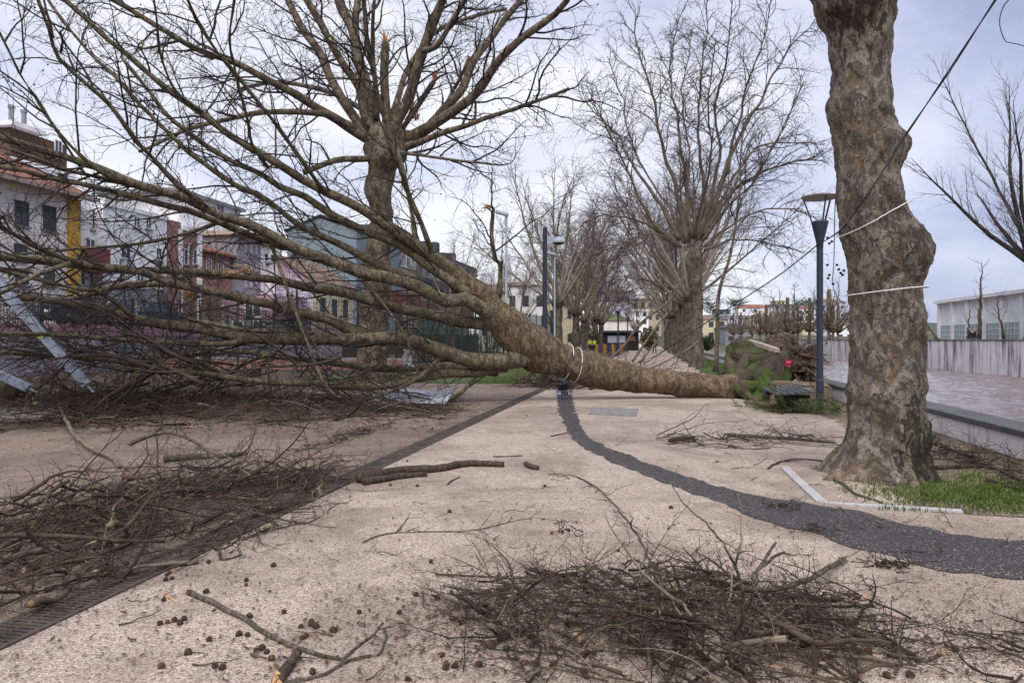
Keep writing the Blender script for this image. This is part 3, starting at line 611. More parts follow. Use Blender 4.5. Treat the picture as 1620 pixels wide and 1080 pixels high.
# ---- the fallen plane tree
rng = random.Random(11)
base = W(1172, 612, 19.9)
FT = thing('fallen_plane_tree', (base.x, base.y, 0), 'huge uprooted plane tree lying across the gravel path, crown to the left', 'tree')
tr = [(1206,603,20.9,36),(1192,605,20.4,31),(1180,607,20.1,27),(1168,609,19.95,23.5),(1152,611,19.9,21),(1135,612,19.9,19.5),(1100,609,19.9,20),(1050,605,19.8,21.5),(1000,598,19.7,24),(950,588,19.5,27),(900,573,19.3,28),(862,561,19.1,34),(838,547,19,37),(815,528,18.9,34),(792,505,18.8,29),(767,479,18.7,24.5),(740,455,18.6,21),(715,432,18.5,18)]
q = catmull([(*W(a,b,Y), r*Y/FPX) for a,b,Y,r in tr], .09)
T = Tubes(); T.add([p[:3] for p in q], [p[3]*.92 for p in q], 40)
o = T.build('trunk', M['bark_fallen'], FT); lumpy(o.data, .09, 1.6, .035, 6)
LIMBS = [
 ([(725,440),(692,410),(655,385),(605,352),(555,322),(505,298),(463,275),(417,244),(364,213),(324,182),(293,160),(262,139),(235,117),(200,86),(173,65),(136,31),(102,0),(60,-40)],18.5,15,14,3.5),
 ([(752,472),(737,462),(680,420),(630,387),(580,365),(530,342),(505,327),(480,310),(442,295),(417,278),(370,256),(324,228),(293,204),(262,179),(240,150),(215,120),(190,90)],18.5,16.5,13,3),
 ([(665,455),(630,435),(592,415),(555,395),(505,370),(475,355),(442,332),(405,307),(380,297),(340,272),(296,238),(272,213),(241,182),(213,154),(182,120),(154,96),(123,62),(80,6),(60,-25)],18.3,17,10,2.5),
 ([(790,500),(765,490),(735,473),(705,475),(655,452),(617,440),(567,430),(517,412),(467,392),(417,367),(380,352),(350,342),(300,317),(250,302),(200,287),(150,265),(100,247),(50,232),(0,217),(-80,200)],18.7,13,17,6),
 ([(500,407),(430,380),(400,372),(350,355),(300,335),(250,322),(175,302),(125,290),(75,282),(37,272),(0,265),(-70,250)],17.2,12,9,4),
 ([(220,293),(150,277),(100,267),(62,252),(0,232),(-50,220)],14.9,12,4.5,3),
 ([(815,520),(780,512),(730,510),(680,497),(630,487),(580,472),(530,460),(480,452),(430,440),(400,437),(325,432),(250,425),(200,428),(110,420),(0,410),(-60,405)],18.9,17,15,5),
 ([(610,538),(587,530),(555,522),(517,505),(467,495),(430,480),(400,475),(350,462),(300,452),(275,447),(225,430),(150,420),(110,415),(0,405),(-60,395)],18.0,14,13,6),
 ([(840,560),(800,572),(750,570),(700,555),(655,542),(605,535),(530,537),(455,537),(375,535),(325,522),(250,510),(212,502),(150,485),(112,482),(50,472),(0,467),(-60,460)],18.9,14.5,20,6),
 ([(390,537),(362,542),(250,542),(150,535),(75,530),(0,527),(-60,520)],16.9,13.5,7,3),
 ([(790,585),(735,582),(690,580),(640,583),(590,583),(540,575),(480,568),(420,563),(380,557),(300,560),(200,570)],19.2,20,12,4),
 ([(800,580),(745,588),(700,592),(650,603),(610,612),(560,611),(500,606),(430,603),(380,598),(325,590),(250,582),(150,567),(60,560),(-60,556)],18.8,15,11,4),
 ([(765,590),(738,612),(715,630),(650,637),(560,639),(480,640),(430,643),(370,650),(300,652)],18.6,17.2,5,3),
 ([(786,480),(790,445),(790,415),(783,410),(778,385),(777,355),(780,330),(776,326)],18.7,18.5,6.5,3.5),
 ([(690,412),(682,395),(667,355),(650,310),(640,285),(630,258),(610,195),(600,155),(591,83),(590,42),(594,-10)],18.4,15,7,3),
 ([(672,405),(660,390),(652,340),(645,305),(636,270),(628,240)],18.4,19,6,3.5),
 ([(515,305),(500,285),(481,259),(447,213),(417,173),(376,120),(343,83),(309,28),(293,-10)],17.4,13,5,3),
 ([(318,322),(284,296),(247,253),(216,222),(197,197),(167,160),(133,130),(93,90),(77,46),(55,-10)],15.0,12,6,3),
 ([(196,290),(176,280),(139,256),(93,210),(56,151),(31,114),(0,50),(-30,0)],14.5,11.5,4,2.5),
 ([(425,268),(398,228),(389,185),(370,108),(364,62),(369,0),(372,-40)],17.3,14,3.5,2),
 ([(320,178),(278,145),(256,93),(250,40),(241,-10)],16.6,14,3.5,2),
 ([(130,418),(60,392),(0,358),(-60,325)],14.6,12,5,4),
 ([(345,350),(310,365),(250,380),(200,388),(140,393),(80,398),(30,400)],16.2,15,4,2.5),
 ([(118,472),(180,456),(220,450),(262,448),(300,455)],19.6,20.2,6,7),
 ([(212,500),(180,475),(150,460),(112,455),(60,440),(0,428),(-40,420)],15.2,12.8,5,3.5),
 ([(112,415),(60,435),(10,462),(-40,480)],13.8,12.5,5,4),
 ([(600,540),(555,545),(500,535),(440,525),(380,520),(300,505)],18.4,20.5,8,4),
 ([(420,360),(440,420),(462,480),(485,540),(510,600),(530,625)],16.4,15.6,3.5,2.2),
 ([(700,560),(660,600),(600,625),(520,645),(450,650)],18.2,16.2,5,2.5),
 ([(560,430),(600,470),(640,530),(660,590)],17.4,16.6,2.5,2),
]
cfgF = [dict(sp=.42, L=(1.0,3.8), ang=(22,62), r=.02, n=8, wig=.17, trop=Vector((-.04,0,-.005)), k=4, t0=.12),
        dict(sp=.26, L=(.4,1.4), ang=(25,70), r=.009, n=6, wig=.22, trop=Vector((-.02,0,-.03)), k=3),
        dict(sp=.19, L=(.18,.65), ang=(25,75), r=.0058, n=4, wig=.26, trop=Vector((0,0,-.06)), k=3)]
TW = Tubes()
for i, (pp, a, b, r0, r1) in enumerate(LIMBS):
    pts, rr = traced(pp, a, b, r0, r1, .22, .05, i)
    T = Tubes(); T.add(pts, rr, 12 if r0 > 8 else 8); o = T.build('limb', M['bark_limb'], FT); lumpy(o.data, .02, 4, seed=i)
    sub = pts[::3]; srr = rr[::3]
    if len(sub) > 2: sprout(TW, sub, srr, cfgF, rng, 0, .02)
# broken lower branches tangled between the low limbs and the ground
for k in range(22):
    px = rng.uniform(40, 560); py = rng.uniform(555, 610); s = W(px, py, rng.uniform(14.2, 18.8)); d = Vector((-1, rng.gauss(0,.5), rng.gauss(-.02,.3)))
    pts = walk(s, d, rng.uniform(1.8,4.5), 12, .1, rng, Vector((-.02,0,-.01)), .03); r0 = rng.uniform(.018,.045); rr = [r0*(1-j/13)+.005 for j in range(13)]; TW.add(pts, rr, 6); sprout(TW, pts, rr, cfgF, rng, 0, .02)
TW.build('crown', M['twig'], FT)
balls(TW.tips, .021, rng, .085, .1).build('seed_balls', M['seed'], FT)['kind'] = 'stuff'
mb = MB()
for p in rng.sample([t_ for t_ in TW.tips if t_.x < -3.5], 130):
    for k in range(2):
        a = rv(rng).normalized()*.045; b = rv(rng).normalized()*.035; c = p+rv(rng)*.03; mb.quad(c-a, c+b, c+a, c-b)
mb.build('leaves', M['leaf'], FT)['kind'] = 'stuff'
# torn wood where limbs split
for (x, y, Y, rr_) in ((397,428,17.2,.12),(372,432,17.1,.1),(312,466,15.9,.12),(777,327,18.5,.06),(655,572,18.6,.06)):
    T = Tubes()
    for k in range(9): c = W(x,y,Y); d = Vector((-1,rng.gauss(0,.25),rng.gauss(.1,.25))); s = c+rv(rng)*rr_*.35; T.add([s, s+d*rr_*1.5, s+d*rr_*3], [.02,.014,.002], 4)
    T.build('torn_wood', M['wood'], FT)
# root plate: slab of turfed soil tilted upright, roots behind
pf = [(1128,606,20.9),(1138,578,20.9),(1150,545,20.9),(1165,537,20.8),(1184,541,20.4),(1206,549,19.9),(1228,559,19.2),(1224,585,19.1),(1214,612,18.9),(1203,634,18.7),(1188,634,18.9),(1176,628,19.3),(1150,622,20.0)]
fr = [W(*p) for p in pf]; bk = Vector((.75,.62,.05))
bm = bmesh.new(); vs = [bm.verts.new(p-ORG[FT.name]) for p in fr]; cf = bm.faces.new(vs)
ex = bmesh.ops.extrude_face_region(bm, geom=[cf]); ev = [g for g in ex['geom'] if isinstance(g, bmesh.types.BMVert)]
for v in ev: v.co += bk
bmesh.ops.recalc_face_normals(bm, faces=bm.faces); bmesh.ops.triangulate(bm, faces=bm.faces)
for _ in range(5): bmesh.ops.subdivide_edges(bm, edges=[e_ for e_ in bm.edges if e_.calc_length() > .07], cuts=1)
bmesh.ops.triangulate(bm, faces=bm.faces)
me = bpy.data.meshes.new('root_plate'); bm.to_mesh(me); bm.free(); lumpy(me, .15, 2.2, .07, 6); lumpy(me, .04, 16)
t = NT('mossy_root_soil', .95); a = t.noise(3.2, 6, .6, .5); b = t.noise(1.5, 5, .62, .4); c = t.noise(25, 5, .7)
base_ = t.ramp(a, [(.3, (.045,.033,.023)), (.5, (.1,.075,.054)), (.7, (.16,.125,.095))])
base_ = t.mix(t.ramp(b, [(.46, (0,0,0)), (.56, (1,1,1))]), base_, t.ramp(c, [(.3, (.03,.052,.008)), (.7, (.095,.155,.02))]))
base_ = t.mix(.5, base_, t.ramp(c, [(.3, (.45,.45,.45)), (.7, (1.2,1.2,1.2))]), 'MULTIPLY'); t.bump(c, 1.0, .05); t.col(base_)
me.materials.append(t.mat); rp_ = link('root_plate', me, FT)
# buttress roots spreading from the butt over the plate
T = Tubes()
for x1, y1, Ya, x2, y2, Yb, r_ in ((1158,588,20.2,1150,560,20.75,9),(1176,580,20.05,1178,556,20.3,9),(1188,590,19.7,1204,572,19.75,9),(1190,612,19.4,1206,606,19.15,9),(1180,624,19.35,1192,632,18.95,8),(1148,604,20.3,1134,600,20.85,8)):
    q = catmull([(*W(1160,608,19.85),.19),(*W(x1,y1,Ya),r_*1.15*Ya/FPX),(*W(x2,y2,Yb),r_*.4*Yb/FPX)], .05); T.add([p[:3] for p in q], [p[3] for p in q], 12)
o = T.build('roots', M['bark_fallen'], FT); o.data.materials[0] = rp_.data.materials[0]; lumpy(o.data, .05, 4, .02, 12)
mb = MB(); a, b = W(1183,543,20.5), W(1227,557,19.25); n_ = (b-a).normalized(); mb.obox(a.lerp(b,.5)+Vector((.08,.08,-.02)), n_*(b-a).length*.5, Vector((n_.y,-n_.x,0))*.07, Vector((0,0,.13))); mb.build('lifted_kerb', M['tan_kerb'], FT, bevel=.01)
bm = bmesh.new(); bmesh.ops.create_icosphere(bm, subdivisions=5, radius=1)
cc = W(1238,572,20.2)
for v in bm.verts: v.co = Vector((v.co.x*.66, v.co.y*.64, v.co.z*.54))+cc-ORG[FT.name]
me = bpy.data.meshes.new('root_ball'); bm.to_mesh(me); bm.free(); lumpy(me, .3, 1.7, .12, 6)
t = NT('fibrous_roots', .95); a = t.noise(5, 7, .7, 1.5, t.co((1,1,3))); t.bump(a, 1, .08); t.col(t.ramp(a, [(.3, (.022,.015,.01)), (.5, (.085,.058,.038)), (.7, (.19,.13,.085))])); me.materials.append(t.mat); link('root_ball', me, FT)
T = Tubes(); TR = Tubes()
for k in range(240):
    th = rng.uniform(0, 6.28); ph = rng.uniform(-.3, 1.2); d = Vector((math.cos(ph)*.9+.35, math.sin(th)*.8, math.cos(th)*.75)).normalized()
    s = cc+Vector((d.x*.62,d.y*.6,d.z*.5)); L = rng.uniform(.25,.8); m_ = 8; r0 = .005*math.exp(rng.random()**2*1.6)
    pts = walk(s, d, L, m_, .22, rng, Vector((.02,0,-.07)), .02); T.add(pts, [r0*(1-j/m_)+.002 for j in range(m_+1)], 5)
    sprout(TR, pts, [r0*(1-j/m_)+.002 for j in range(m_+1)], [dict(sp=.09, L=(.1,.32), ang=(25,80), r=.004, n=4, wig=.3, k=3, trop=Vector((0,0,-.08)))], rng, 0, .02)
for pp in ([(1250,585),(1262,600),(1272,612)],[(1255,572),(1285,578),(1300,592),(1298,606)],[(1260,560),(1290,566),(1312,572)],[(1262,582),(1282,588),(1292,598)]):
    pts, rr = traced(pp, 19.9, 19.3, 4, 1.2, .08, .08, 4); T.add(pts, rr, 6); sprout(TR, pts, rr, [dict(sp=.07, L=(.15,.4), ang=(25,80), r=.005, n=4, wig=.3, k=3)], rng, 0, .02)
T.build('roots', M['root'], FT); TR.build('root_hairs', M['brush_dark'], FT)
# ropes round the fallen trunk
def ring(c, ax, r, n=40, tilt=0):
    ax = ax.normalized(); a = ax.cross(Vector((0,0,1))).normalized(); b = a.cross(ax); return [c+(a*math.cos(2*math.pi*k/n)+b*math.sin(2*math.pi*k/n))*r+ax*tilt*math.sin(2*math.pi*k/n) for k in range(n+1)]
for i, (a, b, rr_, s, tl) in enumerate(((896,573,.475,'left',.02),(911,577,.455,'right',.06))):
    T = Tubes(); c = W(a, b, 19.35); T.add(ring(c, W(860,561,19.1)-W(950,588,19.5), rr_, 40, tl), [.011]*41, 6)
    ro = T.build('rope_loop', M['rope']); tag(ro, f'{s} loop of white rope tied round the fallen trunk', 'rope', 'ropes on the fallen trunk')

# ---- the old plane tree standing behind the fallen one
rng = random.Random(23)
ST = thing('plane_tree', (W(590,613,24).x, 24, 0), 'big bare plane tree standing behind the fallen crown, limbs fanning out', 'tree')
tr = [(590,616,30),(590,600,26),(590,570,24),(590,540,23),(592,490,22),(594,450,21),(597,400,20.5),(603,350,18.5),(601,325,19),(599,303,21),(603,275,21),(606,252,29),(610,235,33),(613,215,30),(612,200,24)]
q = catmull([(*W(a,b,24), r*24/FPX) for a,b,r in tr], .12); T = Tubes(); T.add([p[:3] for p in q], [p[3] for p in q], 32)
o = T.build('trunk', M['bark_stand'], ST); lumpy(o.data, .14, 1.7, .05, 5)
LST = [([(600,225),(577,217),(535,189),(500,170),(460,145),(420,125),(370,99),(309,77),(247,43),(200,12),(150,-15)],24,21,13,4),
 ([(590,222),(555,200),(520,182),(500,179),(432,176),(370,185),(324,197),(262,222),(220,240)],24,20,10,3),
 ([(600,215),(574,203),(549,167),(527,133),(508,86),(480,47),(460,10),(440,-40)],24,26,12,6),
 ([(604,208),(580,194),(569,139),(549,111),(530,80),(508,36),(485,0),(470,-40)],24,23,10,6),
 ([(606,210),(590,194),(582,144),(566,92),(558,44),(540,12),(530,-40)],24,25,14,9),
 ([(562,50),(563,33),(566,0),(568,-50)],24.9,25.2,8,6),
 ([(610,205),(610,189),(609,125),(610,69)],24,24,9,8),
 ([(596,190),(592,120),(580,60),(574,0),(570,-40)],24,22,6,4),
 ([(618,215),(624,200),(647,155),(660,111),(674,64),(688,28),(699,0),(710,-40)],24,22.5,14,8),
 ([(668,80),(690,75),(713,36),(735,0),(755,-40)],22.7,21,6,4),
 ([(640,215),(669,205),(724,150),(747,103),(780,55),(824,0),(850,-35)],24,25.5,13,5),
 ([(645,220),(680,200),(744,155),(785,103),(830,58),(880,22),(897,0),(915,-40)],24,21,14,5),
 ([(640,232),(660,228),(708,208),(758,192),(813,172),(900,142)],24,22,9,3),
 ([(600,240),(625,238),(652,244),(702,250),(777,260)],24,21,6,2),
 ([(590,245),(577,250),(530,253),(480,272)],24,22.5,8,5),
 ([(650,215),(690,185),(720,140),(742,90)],24,27,5,3),
 ([(615,205),(630,150),(650,100),(690,50),(740,30),(800,15)],24,28,8,3),
 ([(605,205),(570,170),(500,140),(440,130),(380,140)],24,29,8,3),
 ([(620,215),(640,200),(660,170),(680,140),(687,130)],24,23.6,6,5)]
cfgS = [dict(sp=.5, L=(1.3,4.6), ang=(22,60), r=.032, n=9, wig=.18, trop=Vector((0,0,-.015)), k=4, t0=.2),
        dict(sp=.32, L=(.6,2.0), ang=(25,70), r=.0125, n=7, wig=.24, trop=Vector((0,0,-.05)), k=3),
        dict(sp=.24, L=(.25,.9), ang=(25,70), r=.0075, n=4, wig=.28, trop=Vector((0,0,-.1)), k=3)]
TW = Tubes()
for i, (pp, a, b, r0, r1) in enumerate(LST):
    pts, rr = traced(pp, a, b, r0, r1, .28, .05, 40+i); T = Tubes(); T.add(pts, rr, 10); T.build('limb', M['bark_stand'], ST)
    sub = pts[::3]
    if len(sub) > 2: sprout(TW, sub, rr[::3], cfgS, rng)
TW.build('crown', M['twig_stand'], ST); balls(TW.tips, .028, rng, .1, .15).build('seed_balls', M['seed_far'], ST)['kind'] = 'stuff'
for (x, y) in ((610,67),(688,128),(650,172),(660,190)):
    T = Tubes(); c = W(x,y,24)
    for k in range(7): T.add([c+rv(rng)*.05, c+Vector((rng.gauss(0,.08),0,rng.uniform(.15,.45)))], [.035,.004], 4)
    T.build("torn_wood", M["wood_red"], ST)

# ---- the near plane tree on the right
rng = random.Random(31)
sil = [(-420,1270,1450),(-250,1262,1446),(-120,1258,1436),(-40,1270,1424),(0,1283,1418),(25,1288,1417),(45,1303,1413),(70,1312,1410),(100,1318,1409),(140,1313,1412),(170,1309,1414),(195,1314,1418),(212,1317,1426),(232,1320,1438),(250,1321,1434),(272,1322,1428),(300,1322,1428),(325,1324,1432),(350,1328,1443),(372,1332,1462),(395,1336,1475),(415,1338,1472),(440,1343,1461),(460,1345,1457),(500,1346,1458),(550,1344,1460),(600,1342,1463),(650,1340,1465),(690,1336,1468),(715,1328,1470),(738,1316,1473),(755,1306,1477),(772,1296,1482)]
YN = 8.45; B0 = W(1392, 760, YN); NT_ = thing('plane_tree', (B0.x, B0.y, 0), 'massive mottled plane tree trunk on the right, roped, at the grassy verge', 'tree')
prof_ = catmull([(z_at(y, YN), (l_-CX)/FPX*YN, (r_-CX)/FPX*YN) for y, l_, r_ in sil], .035)
nA = 88; mb = MB(); rows = []
def near_r(z, xl, xr, th):
    cx, rx = (xl+xr)/2, (xr-xl)/2*.93; fl = max(0, 1-max(0, z)/.6)**1.8
    k = 1+fl*(.06*math.cos(3*th+.6)+.05*math.cos(5*th+2.2))
    if z < .7:
        for a0, am, wd in ((3.5,.42,.16),(4.15,.2,.14),(4.85,.3,.11),(5.6,.14,.2),(.25,.3,.25),(1.5,.4,.3),(2.5,.4,.25)):
            dth = (th-a0+math.pi) % (2*math.pi)-math.pi; k += am*math.exp(-(dth/wd)**2)*math.exp(-max(0,z)/.17)
    # burls stay local: the right-hand bulges do not run all round
    ax = math.cos(th); return cx+rx*ax*(k if fl > 0 else 1), YN+min(rx, .52+fl*.25)*.98*math.sin(th)*k
for i, (z, xl, xr) in enumerate(prof_):
    for j in range(nA):
        th = 2*math.pi*j/nA; x, y = near_r(z, xl, xr, th); mb.v.append(Vector((x, y, z)))
    rows.append(i)
for i in range(len(prof_)-1):
    for j in range(nA): a = i*nA+j; b = i*nA+(j+1) % nA; mb.f.append((a, a+nA, b+nA, b)); mb.m.append(0)
o = mb.build('trunk', M['bark_near'], NT_, smooth=True); lumpy(o.data, .055, 2.6, .026, 8); lumpy(o.data, .02, 19)
TW = Tubes(); top = Vector(((sil[0][1]+sil[0][2])/2-CX, 0, 0))/FPX*YN; top.y = YN; top.z = z_at(-420, YN)
TL = Tubes()
for k in range(9):
    az = k*2.4; el = rng.uniform(.5, 1.2); d = Vector((math.cos(az)*math.cos(el), math.sin(az)*math.cos(el), math.sin(el)))
    p0 = top+Vector((d.x*.3, d.y*.3, -.5)); pts = walk(p0, d, rng.uniform(7,10), 14, .06, rng, Vector((0,0,.02))); rr = [.17*(1-j/15)+.02 for j in range(15)]
    TL.add(pts, rr, 8); sprout(TW, pts, rr, cfgS[:2], rng)
TL.build('limb', M['bark_near'], NT_)
for pp, Y0, Y1 in (([(1690,-90),(1640,-50),(1596,0),(1585,15),(1580,40),(1590,68),(1610,72),(1640,80)],7.6,7.3), ([(1330,240),(1326,280),(1322,330),(1320,380),(1318,420),(1316,450),(1322,470),(1335,482)],8.9,8.9)):
    pts, rr = traced(pp, Y0, Y1, 1.1 if Y0 > 8 else 1.8, .7, .06, .02, 7); TW.add(pts, rr, 5); 
sprout(TW, pts[-9:], [.004]*9, [dict(sp=.07, L=(.08,.25), ang=(25,80), r=.003, n=4, wig=.25, k=3, trop=Vector((0,0,-.15)))], rng)
TW.build('crown', M['twig'], NT_)
hb = [(1309,376),(1312,385),(1316,382),(1309,419),(1324,419),(1327,426),(1330,432),(1335,428),(1333,435),(1312,435),(1310,440),(1318,449),(1342,461)]
bm = bmesh.new()
for a in hb: bmesh.ops.create_icosphere(bm, subdivisions=2, radius=.017, matrix=Matrix.Translation(W(*a, 8.88)-ORG[NT_.name]))
for v in bm.verts: v.co += v.normal*0
me = bpy.data.meshes.new('seed_balls'); bm.to_mesh(me); bm.free(); me.materials.append(M['seed']); link('seed_balls', me, NT_)
# ropes and cable on it
def near_ring(yl, yr, off=.02):
    pts = []
    for k in range(81):
        th = 2*math.pi*k/80; f = (1-math.cos(th))/2
        z = z_at(yr, YN)+(z_at(yl, YN)-z_at(yr, YN))*(f**1.3)
        i = min(range(len(prof_)), key=lambda i: abs(prof_[i][0]-z)); _, xl, xr = prof_[i]; x, y = near_r(z, xl, xr, th)
        c = Vector(((xl+xr)/2, YN, z)); v = Vector((x, y, z))-c; pts.append(c+v*(1+(off+.035)/v.length))
    return pts
for yl, yr, s in ((374,321,'upper slanting'),(467,455,'lower level')):
    T = Tubes(); T.add(near_ring(yl, yr), [.0065]*81, 6); tag(T.build('rope_loop', M['rope']), f'{s} thin white rope tied round the mottled trunk', 'rope', 'ropes on the near trunk')
cab = [(*W(1900,-470,5.2),),(*W(1740,-240,6.0),),(*W(1640,-95,6.7),),(*W(1575,0,7.1),),(*W(1500,115,7.5),),(*W(1432,215,7.86),),(*W(1405,258,7.83),),(*W(1375,305,7.83),),(*W(1345,345,7.95),),(*W(1328,366,8.5),),(*W(1300,384,17.5),)]
q = [Vector(p) for p in catmull(cab, .12)]; T = Tubes()
for s in (0, math.pi):
    pts = [p+Vector((math.cos(i*.55+s), math.sin(i*.55+s)*.7, math.sin(i*.55+s)))*.0065 for i, p in enumerate(q)]; T.add(pts, [.0065]*len(pts), 5)
tag(T.build('twisted_cable', M['cable']), 'black twisted overhead cable slung across the mottled trunk towards the lamp post', 'cable')
q = catmull([(*W(1296,385,17.5),),(*W(1240,430,18.5),),(*W(1180,470,20),),(*W(1110,515,22),),(*W(1020,575,25.2),)], .3); T = Tubes(); T.add(q, [.016]*len(q), 5)
tag(T.build('sagging_cable', M['cable']), 'dark cable sagging from lamp post down behind the root plate', 'cable')

# ---- rows of plane trees, built once in two shapes and copied
def vase_tree(seed, nl=16, H=6.2, tr_=.42, Lr=(9,15), cf=None, spread=(10,74), lim=.15):
    rg = random.Random(seed); mt = Tubes(); ml = Tubes(); tw = Tubes()
    q = catmull([(0,0,-.1,tr_*1.45),(0,0,.5,tr_*1.08),(.05,0,2,tr_*.95),(-.03,.04,4,tr_*.88),(.02,0,5.4,tr_*.95),(0,0,H,tr_*1.15),(0,0,H+.45,tr_*.35)], .25)
    mt.add([p[:3] for p in q], [p[3] for p in q], 20)
    for k in range(nl):
        az = k*2.39996+rg.uniform(-.3,.3); f = (k+.5)/nl; th = R(spread[0]+(spread[1]-spread[0])*f**.8); d = Vector((math.cos(az)*math.sin(th), math.sin(az)*math.sin(th), math.cos(th)))
        L = rg.uniform(*Lr)*(1-.28*f); pts = walk(Vector((d.x*.25, d.y*.25, H+.15*d.z)), d, L, 14, .055, rg, Vector((0,0,.02+.012*f)))
        r0 = lim*rg.uniform(.6,1.1); rr = [r0*(1-j/14)**.9+.014 for j in range(15)]; ml.add(pts, rr, 6); sprout(tw, pts, rr, cf, rg)
    return mt, ml, tw, rg
cfV = [dict(sp=.3, L=(1.4,5.0), ang=(18,55), r=.03, n=9, wig=.15, trop=Vector((0,0,-.006)), k=3, t0=.4),
       dict(sp=.3, L=(.6,2.0), ang=(20,60), r=.015, n=6, wig=.2, trop=Vector((0,0,-.03)), k=3),
       dict(sp=.26, L=(.3,.9), ang=(25,70), r=.0088, n=3, wig=.28, trop=Vector((0,0,-.12)), k=3)]
cfV2 = [dict(c, sp=c['sp']*1.25) for c in cfV]
def place_tree(parts, loc, label, group, bm_, lm_, tm_, frac=.07, name='plane_tree'):
    mt, ml, tw, rg = parts; o = thing(name, (0,0,0), label, 'tree', group)
    x = mt.build('trunk', bm_, o); lumpy(x.data, .08, 1.5, .04, 5); ml.build('limb', lm_, o); tw.build('crown', tm_, o)
    if frac: balls(tw.tips, .035, rg, frac, .15).build('seed_balls', M['seed_far'], o)['kind'] = 'stuff'
    o.location = loc; return o
def row_tree():
    rg = random.Random(6); b0 = Vector((W(1103,580,43).x, 43, 0)); mt = Tubes(); ml = Tubes(); tw = Tubes()
    q = catmull([(0,0,-.1,.55),(0,0,.5,.41),(-.05,0,2,.35),(.04,.04,3.6,.32),(-.12,0,4.8,.35),(-.2,0,5.9,.46),(-.15,0,6.7,.4),(-.1,0,7.1,.15)], .2); mt.add([p[:3] for p in q], [p[3] for p in q], 24)
    SP = [([(1087,385),(1068,296),(1048,233),(1035,163),(1021,117),(1005,54),(1011,8)],40,9),([(1103,380),(1114,303),(1105,233),(1107,155),(1114,78),(1122,0)],44,9),
     ([(1112,372),(1145,280),(1169,218),(1200,163),(1223,117),(1254,70),(1290,30)],45,11),([(1150,276),(1173,175),(1192,109),(1212,50),(1219,0)],42,5),
     ([(1078,380),(1037,311),(1005,268),(978,218),(947,183),(912,150)],46,8),([(1074,388),(1033,350),(1005,296),(982,249),(959,202),(928,135)],40,7),
     ([(1070,392),(1021,352),(978,342),(940,345),(910,365)],42,5),([(1116,390),(1173,345),(1239,330),(1300,345)],44,5),([(1116,378),(1161,300),(1219,268),(1278,253),(1310,258)],39,6),
     ([(1120,360),(1184,245),(1239,225),(1305,228)],47,6),([(1086,375),(1078,300),(1072,235)],43,6.5),([(1099,370),(1098,300),(1097,255)],43,6),
     ([(1092,375),(1083,272),(1072,194),(1060,128),(1068,58),(1083,8)],47,7),([(1108,375),(1138,249),(1130,175),(1145,109),(1157,39),(1160,-10)],39,7),
     ([(1082,385),(1060,330),(1040,300),(1000,230),(985,160),(960,90)],48,6),([(1110,380),(1150,330),(1190,290),(1240,200),(1270,130)],38,6),([(1075,392),(1040,370),(990,380),(950,410)],38,4),([(1118,395),(1160,380),(1220,385),(1270,400)],47,4),
     ([(1100,375),(1110,320),(1125,250),(1120,150),(1135,60)],36,7),([(1095,375),(1085,320),(1090,240),(1080,150),(1095,50)],51,7)]
    for i, (pp, Y1, r0) in enumerate(SP):
        pts, rr = traced(pp, 43, Y1, r0*.66, .8, .45, .16, 60+i); pts = [p-b0 for p in pts]; ml.add(pts, rr, 7); sprout(tw, pts[::2], rr[::2], cfV, rg)
    return mt, ml, tw, rg
ordw = ['nearest','second','third','fourth','fifth','sixth','seventh','eighth','ninth','tenth']
t1 = place_tree(row_tree(), (W(1103,580,43).x, 43, 0), 'nearest tall bare plane tree of the right hand row, behind the root plate', 'plane trees of the right hand row', M['bark_far'], M['limb_far'], M['twig_far'])
t2 = place_tree(vase_tree(9, 13, 4.6, .45, (11,15.5), cfV2, (4,54), .15), P(66,-8.2), 'nearest bare plane tree of the left row beyond the dark lamp post', 'plane trees of the left hand row', M['bark_far'], M['limb_hazed'], M['twig_hazed'])
for i in range(1, 9):
    c = copy_tree(t1 if i in (3,6) else t2); c.location = P(43.8+11.6*i, 2.75+rng.uniform(-.2,.2)); c.rotation_euler.z = i*1.9; c.scale = (1,1,rng.uniform(.9,1.0))
    c['label'] = f'{ordw[i]} bare plane tree from the front in the right hand row'; c['group'] = 'plane trees of the right hand row'
for i in range(1, 8):
    c = copy_tree(t1 if i == 4 else t2); c.location = P(66+9.5*i, -8+rng.uniform(-.8,.8)); c.rotation_euler.z = 2+i*2.3; s = rng.uniform(.82,.98); c.scale = (s,s,s)
    c['label'] = f'{ordw[i]} bare plane tree from the front in the left hand row'; c['group'] = 'plane trees of the left hand row'
for i, (u, v, w_) in enumerate(((96,-17,'behind the playground, nearest'),(108,-21,'behind the playground by the yellow house'),(122,-16,'behind the black kiosk, left'),(134,-10,'rising over the kiosk roof'),(150,-3,'at the avenue end, left of the walker'),(160,6,'at the avenue end, behind the right hand row'),(128,-26,'before the long white tiled hall, right'),(92,-25,'before the long white tiled hall, left'))):
    c = copy_tree(t2); c.location = P(u, v); c.rotation_euler.z = i*1.1+.4; s = .72+.05*(i % 4); c.scale = (s,s,s); c['label'] = f'pale bare tree far off {w_}'; c['group'] = 'bare trees beyond the avenue'
